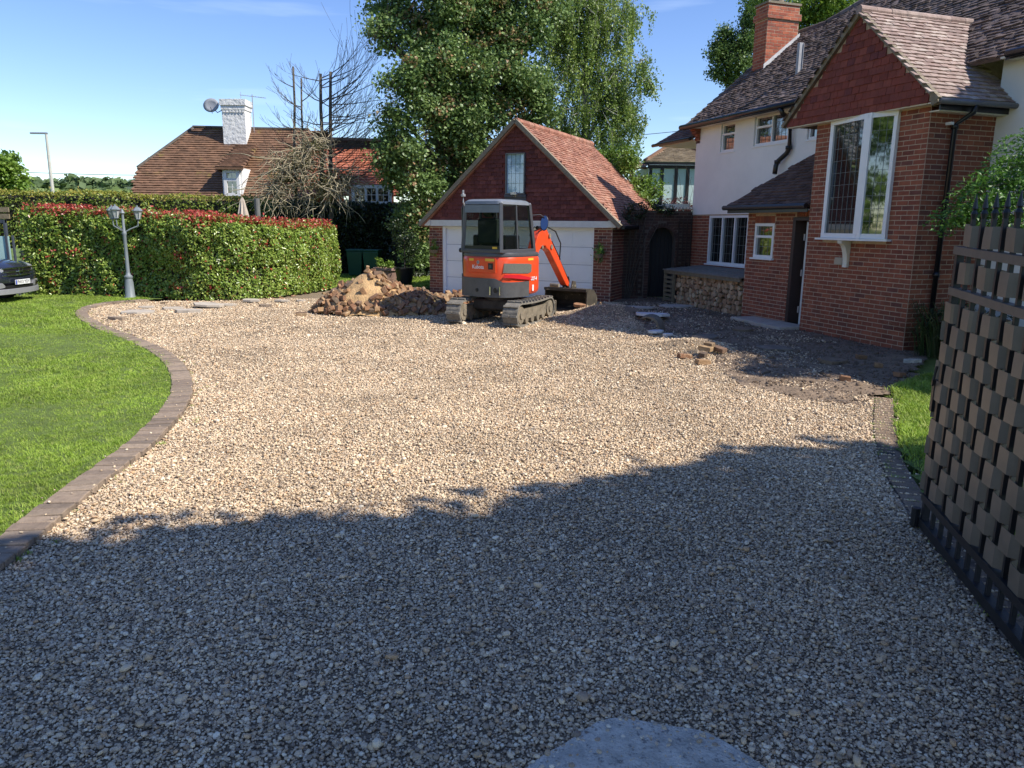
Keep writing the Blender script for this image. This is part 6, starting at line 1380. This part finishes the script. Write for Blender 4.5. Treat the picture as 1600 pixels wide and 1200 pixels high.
# bare tree
p0 = at(458, 330, 26); bare = empty('bare_tree', (p0.x+.8, 26, 0), 0, 'leafless tree with four upright trunks and upswept bare branches beside the neighbouring roof', 'tree'); bx = p0.x+.8
tops_ = []
for (px, pyt, r, pb) in ((458, 104, .055, 462), (470, 122, .045, 472), (502, 115, .075, 500), (519, 112, .075, 510)):
    t_ = at(px, pyt, 26); q = at(pb, 330, 26); b = MB(); A = Vector((q.x-bx, 0, 0)); T_ = Vector((t_.x-bx, 0, t_.z)); pts = [A.lerp(T_, k/6)+Vector((random.gauss(0, .03), random.gauss(0, .05), 0)) for k in range(7)]
    b.tube(pts, [r*(1.2-k*.1) for k in range(7)], 8, True); b.obj('trunk', bark_m, bare, smooth=True); tops_.append((pts, r))
b = MB()
for ti, (pts, r) in enumerate(tops_):
    k = 30 if ti > 1 else 7
    for j in range(k):
        f = random.uniform(.42, .98); i = int(f*6); q = pts[i].lerp(pts[min(i+1, 6)], f*6-i)
        side = random.choice((1, 1, 1, -1)) if ti > 1 else random.choice((-1, -1, 1)); L_ = random.uniform(1.2, 2.5)*(.6 if ti < 2 else 1)*(1.0 if side > 0 else .75)
        branchset(b, q, (side*random.uniform(.7, 1), random.gauss(0, .45), random.uniform(-.15, .6)), L_, .018, 2, .07, 3, 6, .075, .33, .0045)
for (px, py, ti) in ((440, 60, 0), (530, 55, 3), (560, 75, 3), (590, 60, 3), (470, 60, 2), (415, 110, 0)):
    pass
b.obj('bare_branches', bark_m, bare)
# tangled climber
cl = empty('tangled_climber', (-6.9, 25.3, 0), 0, 'tangle of pale leafless climber stems draped round the bare trunks', 'climbing plant')
b = MB(); C0 = [(q[0]+6.9, q[1]-25.3, q[2], q[3]) for q in blobs([(470, 255, 34, 25.3), (505, 290, 42, 25.3), (440, 275, 34, 25.3), (490, 230, 26, 25.3), (535, 285, 26, 25.3), (430, 300, 24, 25.3)])]
for j in range(420):
    c = random.choice(C0); p = Vector(c[:3])+Vector((random.gauss(0, .45), random.gauss(0, .3), random.gauss(0, .45)))*c[3]; d = Vector((random.gauss(0, 1), random.gauss(0, .5), random.gauss(.2, .8))).normalized(); pts = [p.copy()]
    for k in range(7): d = (d+Vector((random.gauss(0, .35), random.gauss(0, .3), random.gauss(0, .35)-.13))).normalized(); pts.append(pts[-1]+d*random.uniform(.09, .17))
    b.tube(pts, [.011]*5+[.008, .005, .004], 4, False)
for j in range(16):                                # long looping stems out to the left and below
    p = Vector((random.uniform(-.6, .6), -.1, random.uniform(2.9, 4.0))); d = Vector((random.choice((-1, -1, -1, 1)), random.gauss(0, .2), random.uniform(-.1, .5))).normalized(); pts = [p.copy()]
    for k in range(13): d = (d+Vector((random.gauss(0, .16), random.gauss(0, .1), random.gauss(0, .16)-.09))).normalized(); pts.append(pts[-1]+d*.19)
    b.tube(pts, [.022-.0013*k for k in range(14)], 5, False)
b.obj('stems', twig_m, cl)
P, d2, t2 = clumped([(x, y+.25, z, r*.8) for x, y, z, r in C0], 8000, .18, 12, .1); leaves('sparse_leaves', P, .07, leafm('dry_leaf', [(.10, .09, .04), (.17, .17, .06), (.22, .2, .1)]), t2, cl)
# background bushes, woodland, hills
tree('roadside_tree', (-25.6, 40, 0), blobs([(10, 275, 26, 40), (-20, 265, 40, 40), (30, 285, 14, 40), (5, 258, 12, 40)]), 9000, .22, bright_m, 'bright green round tree at the far left beyond the hedges', .3, .4, 24)
def woodland(name, Y, x0, x1, zt, n, m, label, size, zb=0, amp=1., seed=3):
    x = rng.uniform(x0, x1, n); H = zt*(1+amp*.35*(vnoise(x, x*0, 6/abs(zt+8), seed)-.5)+amp*.12*(vnoise(x, x*0, 25/abs(zt+8), seed+1)-.5)); u = rng.random(n)**.5; z = zb+(H-zb)*u+rng.normal(0, size*.25, n); y = Y+(1-np.abs(2*rng.random(n)-1))*4*size*(u)
    tag(leaves(name, np.stack([x, y, z], 1), size, m, rng.random(n), None, up=.6, outward=np.array([[0, -1, 0]]), wid=.9), label, None, None, 'stuff')
    return
woodland('willow_thicket', 80, -70, -36, 4.6, 9000, midg_m, 'pale green thicket in the middle distance', .75, 0, .25)
woodland('far_trees', 150, -110, -55, 8.0, 7000, far_m, 'dark green trees beyond the thicket', 1.5, 0, .8, 8)
b = MB(); pts = []
for k in range(60): x = -330+k*8; pts.append((x, 400, 16+5*math.sin(x*.02)+3*math.sin(x*.06)))
vs = [(x, y, z) for x, y, z in pts]+[(x, 340, 0) for x, y, z in pts]+[(x, 700, 0) for x, y, z in pts]; n = len(pts)
b.add(vs, [(n+i, n+i+1, i+1, i) for i in range(n-1)]+[(i, i+1, 2*n+i+1, 2*n+i) for i in range(n-1)]); tag(b.obj('hills', mat('hill_green', (.07, .11, .06), .95, .4, .05), smooth=True), kind='structure')
woodland('hill_woodland', 392, -330, -140, 21.5, 6000, far_m, 'blue-green wooded skyline on the far hill', 3.2, 12, .5, 6)

# planting at the house corner and wisteria behind the gate
cg = empty('ornamental_grass', (6.62, 11.35, 0), 0, 'clump of arching strappy grass at the foot of the bay corner', 'grass clump')
b = MB()
for k in range(260):
    a = random.uniform(0, 6.28); r = random.uniform(0, .38); h = random.uniform(.3, .85); ln = random.uniform(.2, .75); p = Vector((r*math.cos(a)*1.2, r*math.sin(a)*.8, 0)); d = Vector((math.cos(a+random.gauss(0, .6)), math.sin(a+random.gauss(0, .6)), 0)); s = Vector((-d.y, d.x, 0))*.008
    q1 = p+d*ln*.25+Vector((0, 0, h*.7)); q2 = p+d*ln*.6+Vector((0, 0, h)); q3 = p+d*ln+Vector((0, 0, h*.88)); b.add([p-s, p+s, q1-s, q1+s, q2-s*.8, q2+s*.8, q3], [(0, 1, 3, 2), (2, 3, 5, 4), (4, 5, 6)], random.random())
b.obj('blades', fgrass_m, cg)
P, d2, t2 = clumped([(.1, .1, .35, .45), (.5, .1, .5, .4), (.8, .1, .3, .4)], 1500, .1, 10, .2); leaves('underplanting', P, .07, dark_m, t2, cg)
wi = empty('wisteria', (7.2, 9.6, 0), 0, 'green feathery climber spilling over from the right behind the gate', 'climbing plant')
WB = [(x-7.2, y-9.6, z, r) for x, y, z, r in blobs([(1500, 335, 20, 9), (1525, 310, 26, 9), (1550, 290, 30, 9), (1580, 262, 36, 9.2), (1610, 240, 44, 9.4), (1600, 300, 38, 9), (1560, 325, 26, 8.9), (1515, 345, 16, 8.9), (1650, 260, 60, 9.3), (1640, 330, 60, 9.3), (1700, 220, 60, 9.5), (1590, 350, 24, 8.8)])]
b = MB(); b.tube([(0, 0, 0), (-.2, 0, 1.2), (0, -.1, 2.2), (-.6, -.2, 2.5)], [.05, .045, .035, .02], 8, False)
for x, y, z, r in WB: b.tube([(0, -.1, 2.1), (x*.5, y*.5, z+.1), (x, y, z)], [.02, .012, .005], 5, False)
b.obj('stems', bark_m, wi)
# pinnate leaves: leaflets in pairs along arching stalks
PP = [];
for x, y, z, r in WB:
    for j in range(int(520*r*r)+24):
        d = Vector((random.gauss(0, 1), random.gauss(0, 1), random.gauss(0, 1))).normalized(); p = Vector((x, y, z))+d*r*random.uniform(.4, 1); dr = (Vector((d.x, d.y, 0))*1.+Vector((random.gauss(0, .5), random.gauss(0, .5), .1))).normalized(); s = dr.cross(Vector((0, 0, 1)))
        for k in range(6):
            for sg in (-1, 1): q = p+dr*.045*k+Vector((0, 0, -.006*k*k))+s*sg*.032; PP.append(tuple(q))
PP = np.array(PP); leaves('foliage', PP, .062, wist_m, np.clip(vnoise(PP[:, 0], PP[:, 2], 5, 5)*.5+rng.random(len(PP))*.5, 0, 1), wi, up=.7, wid=.42)

# trees behind and to the right of the camera; they throw the shade across the gateway and the bay
def shade(G, z): return (G[0]+z*.92, G[1]-z*.38, z, G[2])
EB = ((-7, 3.4), (-5, 3.6), (-2.83, 3.84), (-2.68, 4.19), (-2.03, 4.48), (-1.24, 4.57), (.28, 4.9), (1.28, 5.7), (2.79, 6.25), (3.5, 6.57), (6, 6.9))
yb = lambda x: float(np.interp(x, [e[0] for e in EB], [e[1] for e in EB]))
G1 = [((x, yb(x)-.72+random.uniform(-.08, .08), .50), random.uniform(7.2, 8.0)) for x in np.arange(-5.5, 5.6, .42)]+[((x, yb(x)-1.7, .95), random.uniform(7.2, 8.2)) for x in np.arange(-5.5, 6, .8)]+[((x, yb(x)-3.1, 1.3), random.uniform(7.2, 8.2)) for x in np.arange(-5.5, 6, 1.1)]+[((x, yb(x)-5.0, 1.6), random.uniform(7.2, 8.2)) for x in np.arange(-5.5, 6, 1.5)]
G0 = [((-2.9, 2.65, 1.15), 7.4), ((-1.2, 2.75, 1.3), 7.7), ((.4, 3.1, 1.4), 7.6), ((1.9, 3.95, 1.5), 7.8), ((3.3, 4.6, 1.4), 8.0), ((-4.0, 2.3, 1.4), 7.6), ((-1.8, .9, 1.9), 7.6), ((.4, .9, 2.0), 7.6), ((2.6, 1.7, 2.0), 7.8), ((4.6, 3.0, 1.6), 8.), ((0, -1.6, 2.2), 7.4), ((3, -1.4, 2.2), 7.6), ((-3, -1.2, 2.2), 7.4)]
tree('lime_tree', (8.2, -1.6, 0), [shade(g, z) for g, z in G1], 90000, .27, sycam_m, 'broad leafy tree standing behind the gateway, its shade over the drive', .4, .42, 26, lambda P, d, t: t*.5, shell=.25, lump=(9, .30))
G2 = [((4.6, 12.0, 1.05), 9.0), ((4.5, 11.2, .95), 9.2), ((5.3, 10.2, .9), 9.3), ((6.0, 11.2, 1.5), 9.2), ((5.9, 12.3, 1.25), 9.0), ((7.4, 11.5, 1.6), 9.2), ((4.2, 12.7, .7), 9.0), ((6.6, 9.9, 1.1), 9.4), ((8.6, 10.2, 1.6), 9.4)]
tree('copse_tree', (15.2, 8.0, 0), [shade(g, z) for g, z in G2], 34000, .26, sycam_m, 'tall tree right of the house, its shade over the bay wall', .3, .36, 26, lambda P, d, t: t*.5, shell=.25, lump=(9, .30))

for k_, (x, y, r) in enumerate(((-24, 12, 3.4), (-23, 5, 3.2), (-27, 20, 3.6))):
    tree('garden_tree', (x, y, 0), [(x, y, 5.5, r), (x+.8, y+1, 3.2, r*.8), (x-.5, y-1.2, 3.4, r*.8), (x+.4, y-.3, 7.6, r*.9), (x, y+.6, 10.5, r*.8), (x+.2, y+2.4, 7, r*.7), (x-.2, y-2.6, 7, r*.7)], 16000, .30, bright_m, ('bushy garden tree left of the lawn nearest the gateway', 'bushy garden tree left of the lawn in the middle', 'bushy garden tree left of the lawn beyond the car')[(1, 0, 2)[k_]], .25, .5, 24)
